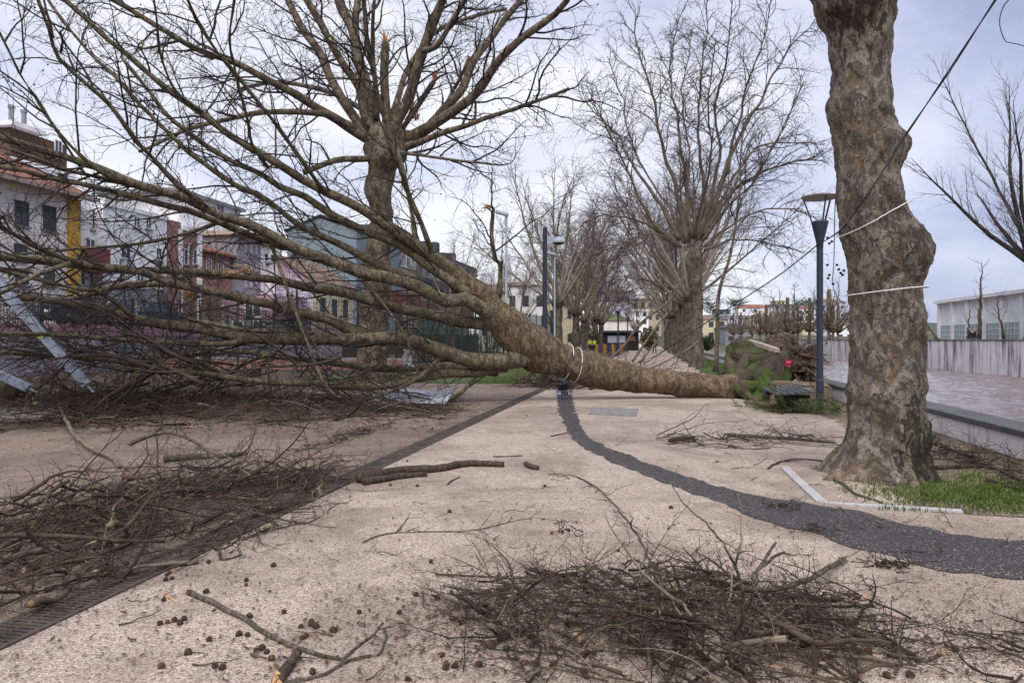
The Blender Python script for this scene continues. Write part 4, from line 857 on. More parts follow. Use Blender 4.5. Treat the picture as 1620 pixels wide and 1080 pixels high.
# thin young tree between the root plate and the row
rng = random.Random(3); YT = thing('young_tree', W(1134,592,34), 'thin leaning young tree trunk right of the row, beside the parapet', 'tree'); YT.location.z = 0; ORG[YT.name] = YT.location.copy()
pts, rr = traced([(1133,596),(1134,560),(1135,520),(1136,475),(1143,440),(1153,412),(1160,380),(1166,340),(1170,300),(1172,250),(1176,200)], 34, 34, 6, 1.5, .3, .03, 1); T = Tubes(); T.add(pts, rr, 10); T.build('trunk', M['bark_far'], YT)
TW = Tubes(); sprout(TW, pts[len(pts)//3::3], rr[len(pts)//3::3], cfV, rng); TW.build('crown', M['twig_far'], YT)
# poplar on the far bank and smaller bare trees
cfP = [dict(sp=.62, L=(1.5,5), ang=(15,38), r=.03, n=7, wig=.06, trop=Vector((0,0,.03)), k=3, t0=.08), dict(sp=.42, L=(.6,1.9), ang=(18,45), r=.012, n=4, wig=.1, trop=Vector((0,0,.03)), k=3), dict(sp=.4, L=(.3,.9), ang=(20,50), r=.007, n=3, wig=.15, k=3)]
p1 = place_tree(vase_tree(14, 12, 5.2, .45, (8,16.5), cfP, (4,62), .2), (W(1634,536,50).x, 50, 1.45), 'tall bare poplar with feathery crown at the right edge behind the embankment', None, M['bark_far'], M['twig_stand'], plain('poplar_twig', (.15,.135,.135), .9, .2), 0, 'poplar_tree')
cfB = [dict(sp=.45, L=(.6,2.2), ang=(20,50), r=.018, n=6, wig=.12, trop=Vector((0,0,.02)), k=3, t0=.1), dict(sp=.35, L=(.3,1.0), ang=(20,60), r=.009, n=4, wig=.2, k=3)]
b1 = place_tree(vase_tree(17, 11, 1.3, .15, (3,6.2), cfB, (5,62), .1), (W(1190,536,150).x, 150, 1.2), 'bare pollarded tree on the far bank, leftmost beside the dark roofed shed', 'bare trees along the far bank', M['bark_stand'], M['bark_stand'], M['twig_stand'], 0, 'bank_tree')
spots = [(1212,118,1.1,'with a low fork'),(1228,140,1.0,'behind the lifted roots'),(1246,108,1.2,'below the monkey puzzle'),(1262,125,1.15,'just right of the monkey puzzle'),(1280,104,1.15,'left of the lamp post'),(1311,98,1.3,'right of the lamp post'),(1326,112,1.1,'touching the mottled trunk edge'),(1296,150,1.1,'hidden by the lamp post'),(1172,165,1.2,'before the grey shed'),(1160,185,1.3,'beside the pale lilac hall'),(1202,170,1.3,'before the wide cream house'),(1220,190,1.4,'with twigs against the wide cream house roof'),(1254,170,1.3,'low in front of the hilltop flats'),(1318,140,1.3,'thin and leaning near the mottled trunk')]
for i, (px, Y, s, w_) in enumerate(spots):
    c = copy_tree(b1); c.location = ((px-CX)/FPX*Y, Y, 1.2); c.rotation_euler.z = i*1.3; c.scale = (s*1.15,s*1.15,s)
    c['label'] = f'bare dark tree on the far bank {w_}'
def slim(px, pb, pt, Y, r, label, lean=0, nb=26, tw=True, nm='slim_tree'):
    rg = random.Random(px); b = W(px, pb, Y); o = thing(nm, b, label, 'tree'); top = W(px+lean, pt, Y); pts = [b.lerp(top, i/14)+Vector((rg.gauss(0,.05),0,0)) for i in range(15)]
    T = Tubes(); rr = [r*(1-i/15)+.012 for i in range(15)]; T.add(pts, rr, 7); T.build('trunk', M['bark_stand'], o)
    T = Tubes(); sprout(T, pts[3:], rr[3:], [dict(sp=.35, L=(.8,2.4), ang=(30,60), r=.02, n=6, wig=.08, k=3, trop=Vector((0,0,.04))), dict(sp=.35, L=(.3,.9), ang=(20,50), r=.01, n=3, wig=.1, k=3)], rg); T.build('crown', M['twig_stand'], o)
slim(1548, 536, 415, 58, .17, 'slim straight bare tree before the factory windows', 6)
slim(1588, 536, 472, 56, .11, 'small leaning bare tree before the factory, nearest the right', -12)
slim(1531, 536, 488, 60, .1, 'short forked bare sapling before the factory', 3)
slim(1486, 538, 505, 50, .12, 'dark crooked bush stem beside the mottled trunk over the embankment', -28)
slim(300, 520, 330, 48, .12, 'bare thin street tree before the old pink house', 6)
slim(345, 522, 372, 50, .1, 'small bare street tree before the tiled wing', -2)
# monkey puzzle, pines and evergreen shrubs
def conifer(name, px, pb, pt, Y, label, wid, mat, pine=False):
    rg = random.Random(px); b = W(px, pb, Y); H = (pb-pt)/FPX*Y; o = thing(name, b, label, 'tree'); T = Tubes(); T.add([b+Vector((0,0,H*k/8)) for k in range(9)], [.02*H*(1-k/9)+.03 for k in range(9)], 7); T.build('trunk', M['bark_stand'], o)
    T = Tubes(); n = 26 if not pine else 60
    for k in range(n):
        f = rg.uniform(.35,1) if not pine else rg.uniform(.5, 1); az = rg.uniform(0, 6.28); L = wid*(1.15-f)*1.3 if not pine else wid*math.sqrt(max(.05, 1-((f-.75)/.27)**2))*rg.uniform(.6,1)
        d = Vector((math.cos(az), math.sin(az), .15 if pine else .3)); pts = walk(b+Vector((0,0,H*f)), d, L, 6, .06, rg, Vector((0,0,.06))); T.add(pts, [.05]*7, 3)
        sprout(T, pts, [.05]*7, [dict(sp=.16 if not pine else .11, L=(.3,.8), ang=(30,80), r=.04 if not pine else .07, n=3, wig=.2, k=3)], rg)
    T.build('crown', mat, o)
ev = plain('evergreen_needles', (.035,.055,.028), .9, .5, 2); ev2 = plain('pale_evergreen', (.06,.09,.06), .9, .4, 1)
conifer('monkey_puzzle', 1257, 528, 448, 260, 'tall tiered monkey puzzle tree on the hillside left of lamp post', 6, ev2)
conifer('pine_tree', 1124, 512, 480, 300, 'dark rounded pine on the skyline left of the hillside', 6, ev, True)
conifer('pine_tree', 1164, 500, 476, 330, 'dark flat topped pine above the white hillside hall', 7, ev, True)
conifer('pine_tree', 1275, 500, 477, 380, 'pale pine on the hilltop beside the lamp post', 8, ev2, True)
def bush(name, c, r, h, label, mat, n=900, lf=.05, seed=0):
    rg = random.Random(seed); o = thing(name, c, label, 'shrub'); T = Tubes(); mb = MB()
    for k in range(14): T.add(walk(c, Vector((rg.gauss(0,.5),rg.gauss(0,.5),1)), h*.8, 5, .12, rg), [.02*(1-j/6)+.004 for j in range(6)], 4)
    T.build('stem', M['brush_dark'], o)
    for k in range(n):
        d = rv(rg).normalized(); f = rg.random()**.4*(1+.25*mnoise.noise(d*2.2+Vector((seed,0,0)))); p = c+Vector((d.x*r*f, d.y*r*f, h*.55+d.z*h*.5*f)); a = rv(rg).normalized()*lf; b = rv(rg).normalized()*lf*.7; mb.quad(p-a, p+b, p+a, p-b)
    mb.build('foliage', mat, o)
bush('evergreen_shrub', P(113,-.2,0), 1.5, 3.2, 'olive green shrub behind the walking person at avenue end', plain('olive_leaf', (.08,.085,.025), .8, .4, 1), 1400, .16, 3)
bush('evergreen_shrub', P(108,-9.5,0), 2.2, 3.4, 'mossy green shrub between clustered trunks and kiosk', plain('moss_leaf', (.06,.07,.025), .8, .4, 1), 1400, .18, 4)
bush('clipped_cone_shrub', W(1119,556,95), .9, 2.0, 'dark clipped cone shrub on the river bank by the white steps', ev, 1200, .12, 5)
# ================================================================== STREET FURNITURE
rng = random.Random(77)
def funnel_lamp(loc, label, group):
    o = thing('street_lamp', loc, label, 'street lamp', group); c = Vector(loc); s = M['steel_dark']
    MB().lathe(c, [(.085,0),(.085,.6),(.075,.62),(.075,3.75)], 14).build('pole', s, o, smooth=False)
    MB().lathe(c+Vector((0,0,3.752)), [(.077,0),(.085,.12),(.19,.58),(.19,.62)], 18).build('lamp_housing', s, o)
    MB().lathe(c+Vector((0,0,4.373)), [(.12,0),(.1,.05),(.05,.07)], 14).build('lens', M['steel_pale'], o)
    for k in range(3): a = k*2.094+.5; d = Vector((math.cos(a), math.sin(a), 0)); MB().bar(c+d*.17+Vector((0,0,4.36)), c+d*.37+Vector((0,0,4.93)), .03, .03).build('strut', s, o)
    MB().lathe(c+Vector((0,0,4.92)), [(.36,-.01),(.42,.03),(.42,.05),(.25,.09),(.02,.11)], 28).build('reflector', plain('warm_reflector', (.27,.245,.21), .6, .1), o); return o
FL = 'street lamps with disc reflectors'
l0 = funnel_lamp(G(1297,641), 'dark street lamp with disc reflector beside the mottled trunk', FL)
for px, Y, w_ in ((978,72,'nearer dark disc lamp standing far along the path'),(993,92,'farther dark disc lamp standing far along the path')):
    c = copy_tree(l0); c.location = ((px-CX)/FPX*Y, Y, 0); c['label'] = w_
def post_lamp(name, px, Y, ytop, label, r, kind, z0=0):
    c = Vector(((px-CX)/FPX*Y, Y, z0)); H = z_at(ytop, Y)-z0; o = thing(name, c, label, 'street lamp'); s = M['steel_dark'] if kind == 'arm' else M['steel_pale']
    MB().lathe(c, [(r*1.25,0),(r*1.25,.35),(r,.37),(r*.85,H)], 14).build('pole', s, o)
    t_ = c+Vector((0,0,H)); ax, az = Vector((1,0,0)), Vector((0,0,1))
    if kind == 'arm':
        m_ = MB(); m_.hexa([t_+ax*.08+az*-.62+Vector((0,-.05,0)), t_+ax*.5+az*-.5+Vector((0,-.05,0)), t_+ax*.5+az*-.5+Vector((0,.05,0)), t_+ax*.08+az*-.62+Vector((0,.05,0)), t_+ax*.08+az*-.3+Vector((0,-.05,0)), t_+ax*.5+az*-.36+Vector((0,-.05,0)), t_+ax*.5+az*-.36+Vector((0,.05,0)), t_+ax*.08+az*-.3+Vector((0,.05,0))]); m_.build('arm', M['steel_pale'], o)
        MB().lathe(t_+ax*.52+az*-.56, [(.22,0),(.23,.05),(.17,.17),(.06,.22)], 18).build('lamp_head', M['steel_pale'], o)
        MB().lathe(t_+ax*.52+az*-.62, [(.12,0),(.2,.058)], 16).build('lens', M['iron'], o)
    else:
        dx = -.62 if kind == 'left' else .5
        m_ = MB(); m_.bar(t_+ax*.12-az*.12, t_+ax*dx+az*.1, .36, .16); h_ = m_.build('lamp_head', M['steel_pale'], o, bevel=.03)
        m_ = MB(); m_.bar(t_+ax*(.3*dx)-az*.09, t_+ax*dx*.9+az*.0, .26, .06); m_.build('lens', M['rope'], h_)
        if kind == 'double': m_ = MB(); m_.bar(t_-ax*.05, t_-ax*.55+az*.06, .36, .12); m_.build('lamp_head', M['steel_pale'], o, bevel=.03)
    return o
post_lamp('lamp_post', 862, 27, 360, 'dark blue steel post with white side arm lamp behind fallen trunk', .095, 'arm')
post_lamp('lamp_post', 801, 42, 337, 'tall pale grey pole with tilted flat lamp head above the fallen trunk', .075, 'left')
post_lamp('lamp_post', 877.5, 60, 401, 'thin pale lamp pole just right of the dark steel post', .07, 'left')
post_lamp('lamp_post', 199, 43, 341, 'street lamp with flat double head before the white terrace', .07, 'double', 2.3)
# green mesh court fence
def fence(A, B, H, label, gap=.13):
    o = thing('mesh_fence', A, label, 'fence'); d = B-A; L = d.length; d.normalize(); n = int(L/gap); T = Tubes()
    for k in range(n): p = A+d*(k*gap); T.add([p, p+Vector((0,0,H))], [.0075,.0075], 3)
    for k in range(int(H/.42)+1): z = Vector((0,0,.05+k*.42)); T.add([A+z, B+z], [.011,.011], 3)
    T.build('mesh_panel', M['green_wire'], o)
    for k in range(int(L/3.2)+1): p = A+d*min(L, k*3.2); m_ = MB(); m_.bar(p, p+Vector((0,0,H+.15)), .09, .09); m_.build('post', M['green_wire'], o)
fence(P(34,-11.5), P(86,-10.2), 3.9, 'long dark green mesh fence running down the avenue behind fallen limbs')
fence(P(34,-26.8), P(34,-11.6), 3.9, 'dark green mesh fence crossing towards the street behind fallen crown')
o = thing('hedge', P(60,-14), 'row of dark leafless hedge stems behind the green mesh fence', 'hedge'); T = Tubes(); T2 = Tubes()
for k in range(150):
    b = P(rng.uniform(38,84), rng.uniform(-15.5,-12.5)); pts = walk(b, Vector((rng.gauss(0,.15),rng.gauss(0,.15),1)), rng.uniform(2,4), 7, .06, rng); rr = [.035*(1-j/8)+.008 for j in range(8)]; T.add(pts, rr, 4); sprout(T2, pts, rr, [dict(sp=.3, L=(.4,1.2), ang=(20,55), r=.014, n=4, wig=.15, k=3)], rng)
T.build('stem', M['brush_dark'], o); T2.build('crown', M['twig_stand'], o)
wall_thing('brick_border', 'low rosy brick border wall behind the green fence foot', (36,36.3,-26,-12,0,.55), plain('rosy_brick', (.3,.15,.12), .9, .35, 4), (36,36.34,-26,-12,.55,.62), M['concrete'])
# timber post in the fallen crown
m_ = MB(); a = G(326,616); a = W(326,616,23.5); a.z = 0; m_.bar(a, a+Vector((0,0,z_at(466,23.5))), .24, .2); tag(m_.build('timber_post', M['branch'], bevel=.015), 'weathered square timber post standing among the fallen limbs', 'post')
# picket fence of the playground
o = thing('playground_fence', P(88,-9,0), 'low playground fence of red blue and yellow pickets at clustered trunks', 'fence'); cols = [plain('picket_'+n, c, .6, .15) for n, c in (('yellow',(.6,.34,.04)),('red',(.38,.06,.045)),('blue',(.03,.06,.2)),('brown',(.2,.1,.06)))]
A_, B_ = W(893,554,92), W(988,555,88); A_.z = B_.z = 0; d = (B_-A_); L = d.length; d.normalize()
for z in (.25, .75): m_ = MB(); m_.bar(A_+Vector((0,.06,z)), B_+Vector((0,.06,z)), .05, .07); m_.build('rail', M['log'], o)
for k in range(44):
    p = A_+d*(L*(k+.5)/44); m_ = MB(); m_.bar(p, p+Vector((0,0,1.0+.08*(k%3))), .105, .03); m_.build('picket', cols[(k*7+k//3) % 4], o)
# bench
bc = P(0,0)+Vector((6.12,16.45,0)); o = thing('park_bench', bc, 'dark slatted backless bench on one side of the root plate, greenery beneath', 'bench')
tl = Vector((0,0,.05))
for k in range(6): m_ = MB(); c = bc+DV*(-.34+k*.136)+Vector((0,0,.385+.012*k)); m_.obox(c, DU*1.02, DV*.058, Vector((0,0,.045))); m_.build('slat', M['grey_dark'], o, bevel=.006)
m_ = MB(); 
for s in (-.6,.6): m_.obox(bc+DU*s+Vector((0,0,.31)), DU*.04, DV*.36, Vector((0,0,.072)))
m_.build('bearer', M['iron'], o)
for s in (-.6,.6): m_ = MB(); m_.obox(bc+DU*s, DU*.06, DV*.1, Vector((0,0,.309))); m_.build('leg', M['iron'], o)
# broken paving slab by the lamp, with soil
bm = bmesh.new(); bmesh.ops.create_cube(bm, size=1); bmesh.ops.subdivide_edges(bm, edges=bm.edges, cuts=10, use_grid_fill=True); c = W(1262,634,19.0); c.z = .2
for v in bm.verts: v.co = Vector((v.co.x*1.45, v.co.y*.9, v.co.z*.5))
me = bpy.data.meshes.new('soil_block'); bm.to_mesh(me); bm.free(); lumpy(me, .09, 2.5, .03, 9); me.materials.append(M['soil_edge']); o = link('soil_block', me); o.location = c; o.rotation_euler = (0,.04,-.1); tag(o, 'heaved block of mossy soil and paving beneath the roots beside the lamp post', 'soil block')
T = Tubes(); a = W(1246,574,19.35); m_ = MB()
for k in range(16): b = a+rv(rng)*.045; m_.quad(b+rv(rng)*.05, b+rv(rng)*.05, b+rv(rng)*.05)
tag(m_.build('plastic_tag', plain('pink_plastic', (.75,.06,.18), .5, .1)), 'crumpled bright pink plastic scrap caught in the roots', 'litter')
# kerbs of the tree pit
def kerb(p, q, w, label):
    d = (q-p).normalized(); m_ = MB(); s = Vector((d.y,-d.x,0)); m_.obox((p+q)/2+Vector((0,0,-.05)), d*((q-p).length/2), s*w/2, Vector((0,0,.078))); tag(m_.build('kerb_stone', M['kerb'], bevel=.006), label, 'kerb', 'pale kerb stones round the tree pit')
kerb(G(1241,741), G(1264,763), .1, 'far pale kerb stone at left edge of the mottled tree pit')
kerb(G(1265,764), G(1300,796), .1, 'near pale kerb stone at left edge of the tree pit, meeting the corner')
kerb(G(1304,798), G(1412,804), .07, 'pale kerb stone at front edge of the tree pit beside the corner')
kerb(G(1414,804), G(1522,811), .07, 'half buried pale kerb stone at front edge of pit beside the grass')
m_ = MB(); m_.quad(G(930,655,.012), G(1006,658,.012), G(1009,648,.012), G(936,645,.012)); ps = [G(930,656), G(1007,659), G(1010,648), G(936,645)]
m_ = MB(); m_.hexa([p+Vector((0,0,-.02)) for p in ps]+[p+Vector((0,0,.022)) for p in ps]); tag(m_.build('access_cover', plain('worn_cover', (.2,.185,.17), .85, .3, 12), bevel=.004), 'rectangular grey access cover set in the gravel path', 'manhole cover')
# drain channel
o = thing('drain_channel', P(2,-3.33), 'long dark slotted drain channel running along the gravel path', 'drain'); m_ = MB(); m_.box(-1,25.4,-3.47,-3.19,-.02,.008); m_.build('channel', M['iron'], o)
m_ = MB(); m_.box(-1,25.4,-3.475,-3.445,-.01,.015); m_.box(-1,25.4,-3.215,-3.185,-.01,.015); m_.box(-1,25.4,-3.34,-3.32,.0,.014)
u = -1
while u < 25.3: m_.box(u,u+.022,-3.444,-3.341,.0085,.0145); m_.box(u,u+.022,-3.319,-3.216,.0085,.0145); u += .042
m_.build('grating', plain('rusty_grating', (.07,.056,.047), .9, .5, 6), o)
# black bundle in a pale tray under the fallen trunk
c = G(890.5,624); o = thing('black_bundle', c, 'round black bundle standing in a pale tray under the fallen trunk', 'bundle')
MB().lathe(c, [(.2,0),(.22,.02),(.2,.04),(.19,.1),(.21,.12)], 20).build('tray', M['steel_pale'], o)
bm = bmesh.new(); bmesh.ops.create_icosphere(bm, subdivisions=4, radius=1)
for v in bm.verts: v.co = Vector((v.co.x*.175, v.co.y*.17, v.co.z*.23))+Vector((0,0,.29))
me = bpy.data.meshes.new('bundle'); bm.to_mesh(me); bm.free(); lumpy(me, .05, 9, .02, 25); me.materials.append(M['cable']); link('bundle', me, o)
for k in range(3): m_ = MB(); m_.obox(c+Vector((-.03+k*.07,-.22,.005)), Vector((.022,0,0)), Vector((0,.02,0)), Vector((0,0,.1))); m_.build('foot', M['iron'], o)
# steel beams, slab, corrugated sheet, boulder, white sheet
def beam(p, q, w, label):
    o = thing('steel_beam', q, label, 'beam'); d = (q-p).normalized(); m_ = MB(); m_.bar(p, q, w, w*.8); m_.build('tube', M['steel_blue'], o, bevel=.012)
    m_ = MB(); m_.bar(q+d*.002, q+d*.2, w*.7, .03); e_ = m_.build('end_lug', M['steel_blue'], o, bevel=.01); a = d.cross(Vector((0,0,1))).normalized(); b = a.cross(d)
    T = Tubes(); T.add([q+d*.13-b*.02, q+d*.13+b*.02], [.035,.035], 12); T.build('hole_disc', M['iron'], e_)  # solid dark disc stands in for the shade of an open hole
M['steel_blue'] = plain('scuffed_blue_grey_steel', (.33,.37,.46), .55, .3, 6)
beam(W(-70,372,14.2), W(138,608,15.0), .23, 'long pale blue grey steel beam slanting down through fallen branches')
beam(W(-60,566,15.6), W(46,614,15.9), .2, 'short dull steel beam lying low beside the boulder at left edge')
def boulder(c, s, label, seed):
    bm = bmesh.new(); bmesh.ops.create_icosphere(bm, subdivisions=4, radius=1)
    for v in bm.verts: v.co = Vector((v.co.x*s[0], v.co.y*s[1], v.co.z*s[2]))
    me = bpy.data.meshes.new('boulder'); bm.to_mesh(me); bm.free(); lumpy(me, s[0]*.35, 1.5/s[0], s[0]*.1, 5/s[0], seed); me.materials.append(M['log']); o = link('boulder', me); o.location = c; tag(o, label, 'rock')
boulder(W(20,620,16.2), (.26,.24,.2), 'rounded brown boulder beside the short steel beam', 1)
ps = [G(-90,676), G(66,666), G(104,652), G(-60,650)]; m_ = MB(); m_.hexa([p+Vector((0,0,.004)) for p in ps]+[p+Vector((0,0,.1)) for p in ps]); tag(m_.build('concrete_slab', stained('mossy_concrete', (.3,.29,.24), .5,.7,.6,3), bevel=.02), 'greenish grey concrete slab lying at the left edge under twigs', 'slab')
c0, c1, c2, c3 = G(568,634,.06), G(704,639,.06), G(724,612,.3), G(612,618,.22); m_ = MB(); nx, ny = 10, 72
for i in range(nx+1):
    for j in range(ny+1):
        a = c0.lerp(c1, i/nx); b = c3.lerp(c2, i/nx); p = a.lerp(b, j/ny); m_.v.append(p+Vector((0,0,.028*math.sin(j/ny*9*2*math.pi)+.05*math.sin(i*.7)*j/ny)))
for i in range(nx):
    for j in range(ny): a = i*(ny+1)+j; m_.f.append((a, a+ny+1, a+ny+2, a+1)); m_.m.append(0)
o = m_.build('corrugated_sheet', plain('galvanised_sheet', (.42,.43,.47), .5, .25, 3), smooth=True); sm_ = o.modifiers.new('solid', 'SOLIDIFY'); sm_.thickness = .006; tag(o, 'bent sheet of pale corrugated metal lying behind a low limb', 'metal sheet')
m_ = MB(); c = W(646,566,18.2); nx, ny = 6, 10
for i in range(nx+1):
    for j in range(ny+1): m_.v.append(c+Vector((-.13+.26*i/nx+.03*math.sin(j), .05*math.sin(i*1.7+j*.6), .2-.42*j/ny+.02*math.sin(i*2))))
for i in range(nx):
    for j in range(ny): a = i*(ny+1)+j; m_.f.append((a, a+1, a+ny+2, a+ny+1)); m_.m.append(0)
o = m_.build('white_sheet', M['rope'], smooth=True); sm_ = o.modifiers.new('solid', 'SOLIDIFY'); sm_.thickness = .004; tag(o, 'small crumpled white sheet hanging behind the low fallen limbs', 'sheet')
# parked cars on the street
def car(px, v, label, paint, face=1):
    u = u_at(px, v); b = P(u, v, 2.3); o = thing('parked_car', b, label, 'car', 'cars parked along the street'); L, w = 2.1, .85
    pr = [(-2.1,.3),(-2.12,.62),(-2.0,.82),(-1.25,.92),(-.55,1.4),(.75,1.43),(1.45,1.0),(2.0,.92),(2.1,.6),(2.08,.3)]
    def hull(pr, w0, nm, mat, wt=None, par=o):
        m_ = MB(); n = len(pr); 
        for s in (-1, 1):
            for x, z in pr: k = w0*(1-.14*max(0, (z-.9)/.5)); m_.v.append(b+DU*x*face+DV*s*k+Vector((0,0,z)))
        for i in range(n-1): m_.f.append((i, i+1, n+i+1, n+i)); m_.m.append(0)
        m_.f += [tuple(range(n)), tuple(reversed(range(n, 2*n))), (n-1, 0, n, 2*n-1)]; m_.m += [0,0,0]; return m_.build(nm, mat, par, bevel=.03)
    hull(pr, w, 'body', paint); hull([(-1.1,.95),(-.55,1.34),(.7,1.37),(1.3,1.0)], w+.012, 'side_window', M['glass'])
    m_ = MB(); m_.quad(b+DU*(-1.22*face)+DV*-.7+Vector((0,0,.955)), b+DU*(-1.22*face)+DV*.7+Vector((0,0,.955)), b+DU*(-.62*face)+DV*.62+Vector((0,0,1.38)), b+DU*(-.62*face)+DV*-.62+Vector((0,0,1.38))); m_.build('windscreen', M['glass'], o)
    for x in (-1.3, 1.3):
        for s in (-1, 1):
            T = Tubes(); c = b+DU*x+DV*s*.72+Vector((0,0,.31)); T.add([c-DV*.11, c+DV*.11], [.31,.31], 20); wh = T.build('wheel', M['iron'], o); T = Tubes(); T.add([c-DV*.12, c+DV*.12], [.19,.19], 14); T.build('rim', M['steel_pale'], wh)
    for s in (-1, 1):
        m_ = MB(); m_.obox(b+DU*(-2.1*face)+DV*s*.62+Vector((0,0,.62)), DU*.03, DV*.14, Vector((0,0,.13))); m_.build('headlight', M['rope'], o)
car(168, -29.4, 'silver grey parked car behind the street railing', plain('silver_paint', (.4,.42,.46), .3, .08)); car(110, -29.4, 'dark parked car left of the silver one', plain('dark_paint', (.05,.055,.07), .3, .08)); car(235, -29.4, 'dark blue parked car right of the silver one', plain('blue_paint', (.03,.04,.08), .3, .08))
# ================================================================== PEOPLE
def skin(name, verts, edges, rad, mat, parent=None, sub=2, root=0):
    me = bpy.data.meshes.new(name); me.from_pydata([tuple(v) for v in verts], edges, []); o = bpy.data.objects.new(name, me); C.objects.link(o)
    s = o.modifiers.new('skin', 'SKIN'); sd_ = o.modifiers.new('sub', 'SUBSURF'); sd_.levels = sub; sd_.render_levels = sub
    for i, r_ in enumerate(rad): me.skin_vertices[0].data[i].radius = (r_, r_) if not isinstance(r_, tuple) else r_
    me.skin_vertices[0].data[root].use_root = True
    bpy.context.view_layer.update(); dg = bpy.context.evaluated_depsgraph_get(); m2 = bpy.data.meshes.new_from_object(o.evaluated_get(dg)); bpy.data.objects.remove(o)
    m2.materials.clear(); m2.materials.append(mat); m2.polygons.foreach_set('use_smooth', [True]*len(m2.polygons)); return link(name, m2, parent)
M['skin'] = plain('skin_tone', (.38,.23,.17), .6, .1, 5)
def person(loc, label, top, legs, hair, yaw, group=None, stride=.16, arm=0.0):
    o = thing('person', loc, label, 'person', group); s = stride
    V = [(0,0,.95),(0,0,1.12),(0,0,1.38),(0,-.01,1.5),(0,-.02,1.62),(0,-.02,1.74)]; E = [(0,1),(1,2),(2,3),(3,4),(4,5)]; Rr = [(.16,.11),(.145,.1),(.17,.105),.055,(.078,.095),(.065,.08)]
    V += [(0,-.13,1.63)]; E += [(4,6)]; Rr += [.018]
    arms = {}; legs_ = {}
    for k in (-1, 1):
        n = len(V); V += [(k*.2,0,1.42),(k*.25,.03*k,1.15),(k*.23,-.1+.05*k-arm,.93),(k*.22,-.14-arm,.86)]; E += [(2,n),(n,n+1),(n+1,n+2),(n+2,n+3)]; Rr += [.062,.048,.036,(.042,.022)]; arms[k] = n
        for f in range(5): m_ = len(V); V += [(k*.22+(f-2)*.017, -.15-arm, .8-(.012 if f == 2 else 0))]; E += [(n+3, m_)]; Rr += [.009]
        n = len(V); V += [(k*.1,0,.9),(k*.11,-s*k*.6-.02,.5),(k*.11,-s*k+.03,.09),(k*.12,-s*k-.12,.035)]; E += [(0,n),(n,n+1),(n+1,n+2),(n+2,n+3)]; Rr += [.085,.058,.042,(.045,.032)]; legs_[k] = n
    skin('body', V, E, Rr, M['skin'], o); up = lambda i, g: tuple(x+g for x in Rr[i]) if isinstance(Rr[i], tuple) else Rr[i]+g
    idx = [0,1,2]+[arms[-1]+i for i in range(3)]+[arms[1]+i for i in range(3)]; mp_ = {a: i for i, a in enumerate(idx)}
    skin('jacket', [V[i] for i in idx], [(mp_[a], mp_[b]) for a, b in E if a in mp_ and b in mp_], [up(i, .03) for i in idx], top, o)
    idx = [0]+[legs_[-1]+i for i in range(3)]+[legs_[1]+i for i in range(3)]; mp_ = {a: i for i, a in enumerate(idx)}
    skin('trousers', [V[i] for i in idx], [(mp_[a], mp_[b]) for a, b in E if a in mp_ and b in mp_], [up(i, .02) for i in idx], legs, o)
    for k in (-1, 1): n = legs_[k]; skin('shoe', [V[n+2], V[n+3]], [(0,1)], [.052,(.055,.04)], M['iron'], o)
    skin('hair', [(0,.025,1.66),(0,.0,1.76)], [(0,1)], [.095,.075], hair, o); o.rotation_euler.z = yaw; ORG[o.name] = Vector(loc); return o
hb_ = plain('dark_hair', (.025,.018,.014), .8, .2); jk = plain('black_jacket', (.02,.02,.024), .8, .2); jn = plain('blue_jeans', (.05,.075,.15), .8, .2); hv = plain('high_vis_yellow', (.62,.68,.06), .6, .1); nv = plain('navy_trousers', (.03,.04,.07), .8, .2)
person(G(1035.5,559.5), 'person in black jacket and blue jeans walking on the path', jk, jn, hb_, R(8), None, .2, .12)
W1 = W(933,553,90); W1.z = 0; person(W1, 'left one of two people in yellow high visibility jackets at the picket fence', hv, nv, hb_, 2.2, 'people in yellow jackets')
W1 = W(940.5,553,90); W1.z = 0; person(W1, 'right one of two people in yellow high visibility jackets at the picket fence', hv, nv, hb_, -2.4, 'people in yellow jackets')
W1 = W(1538,540,56); W1.z = 1.45-.55; person(P(*uv_of(W1), .75), 'person in dark coat behind the far embankment wall', jk, nv, hb_, 0)
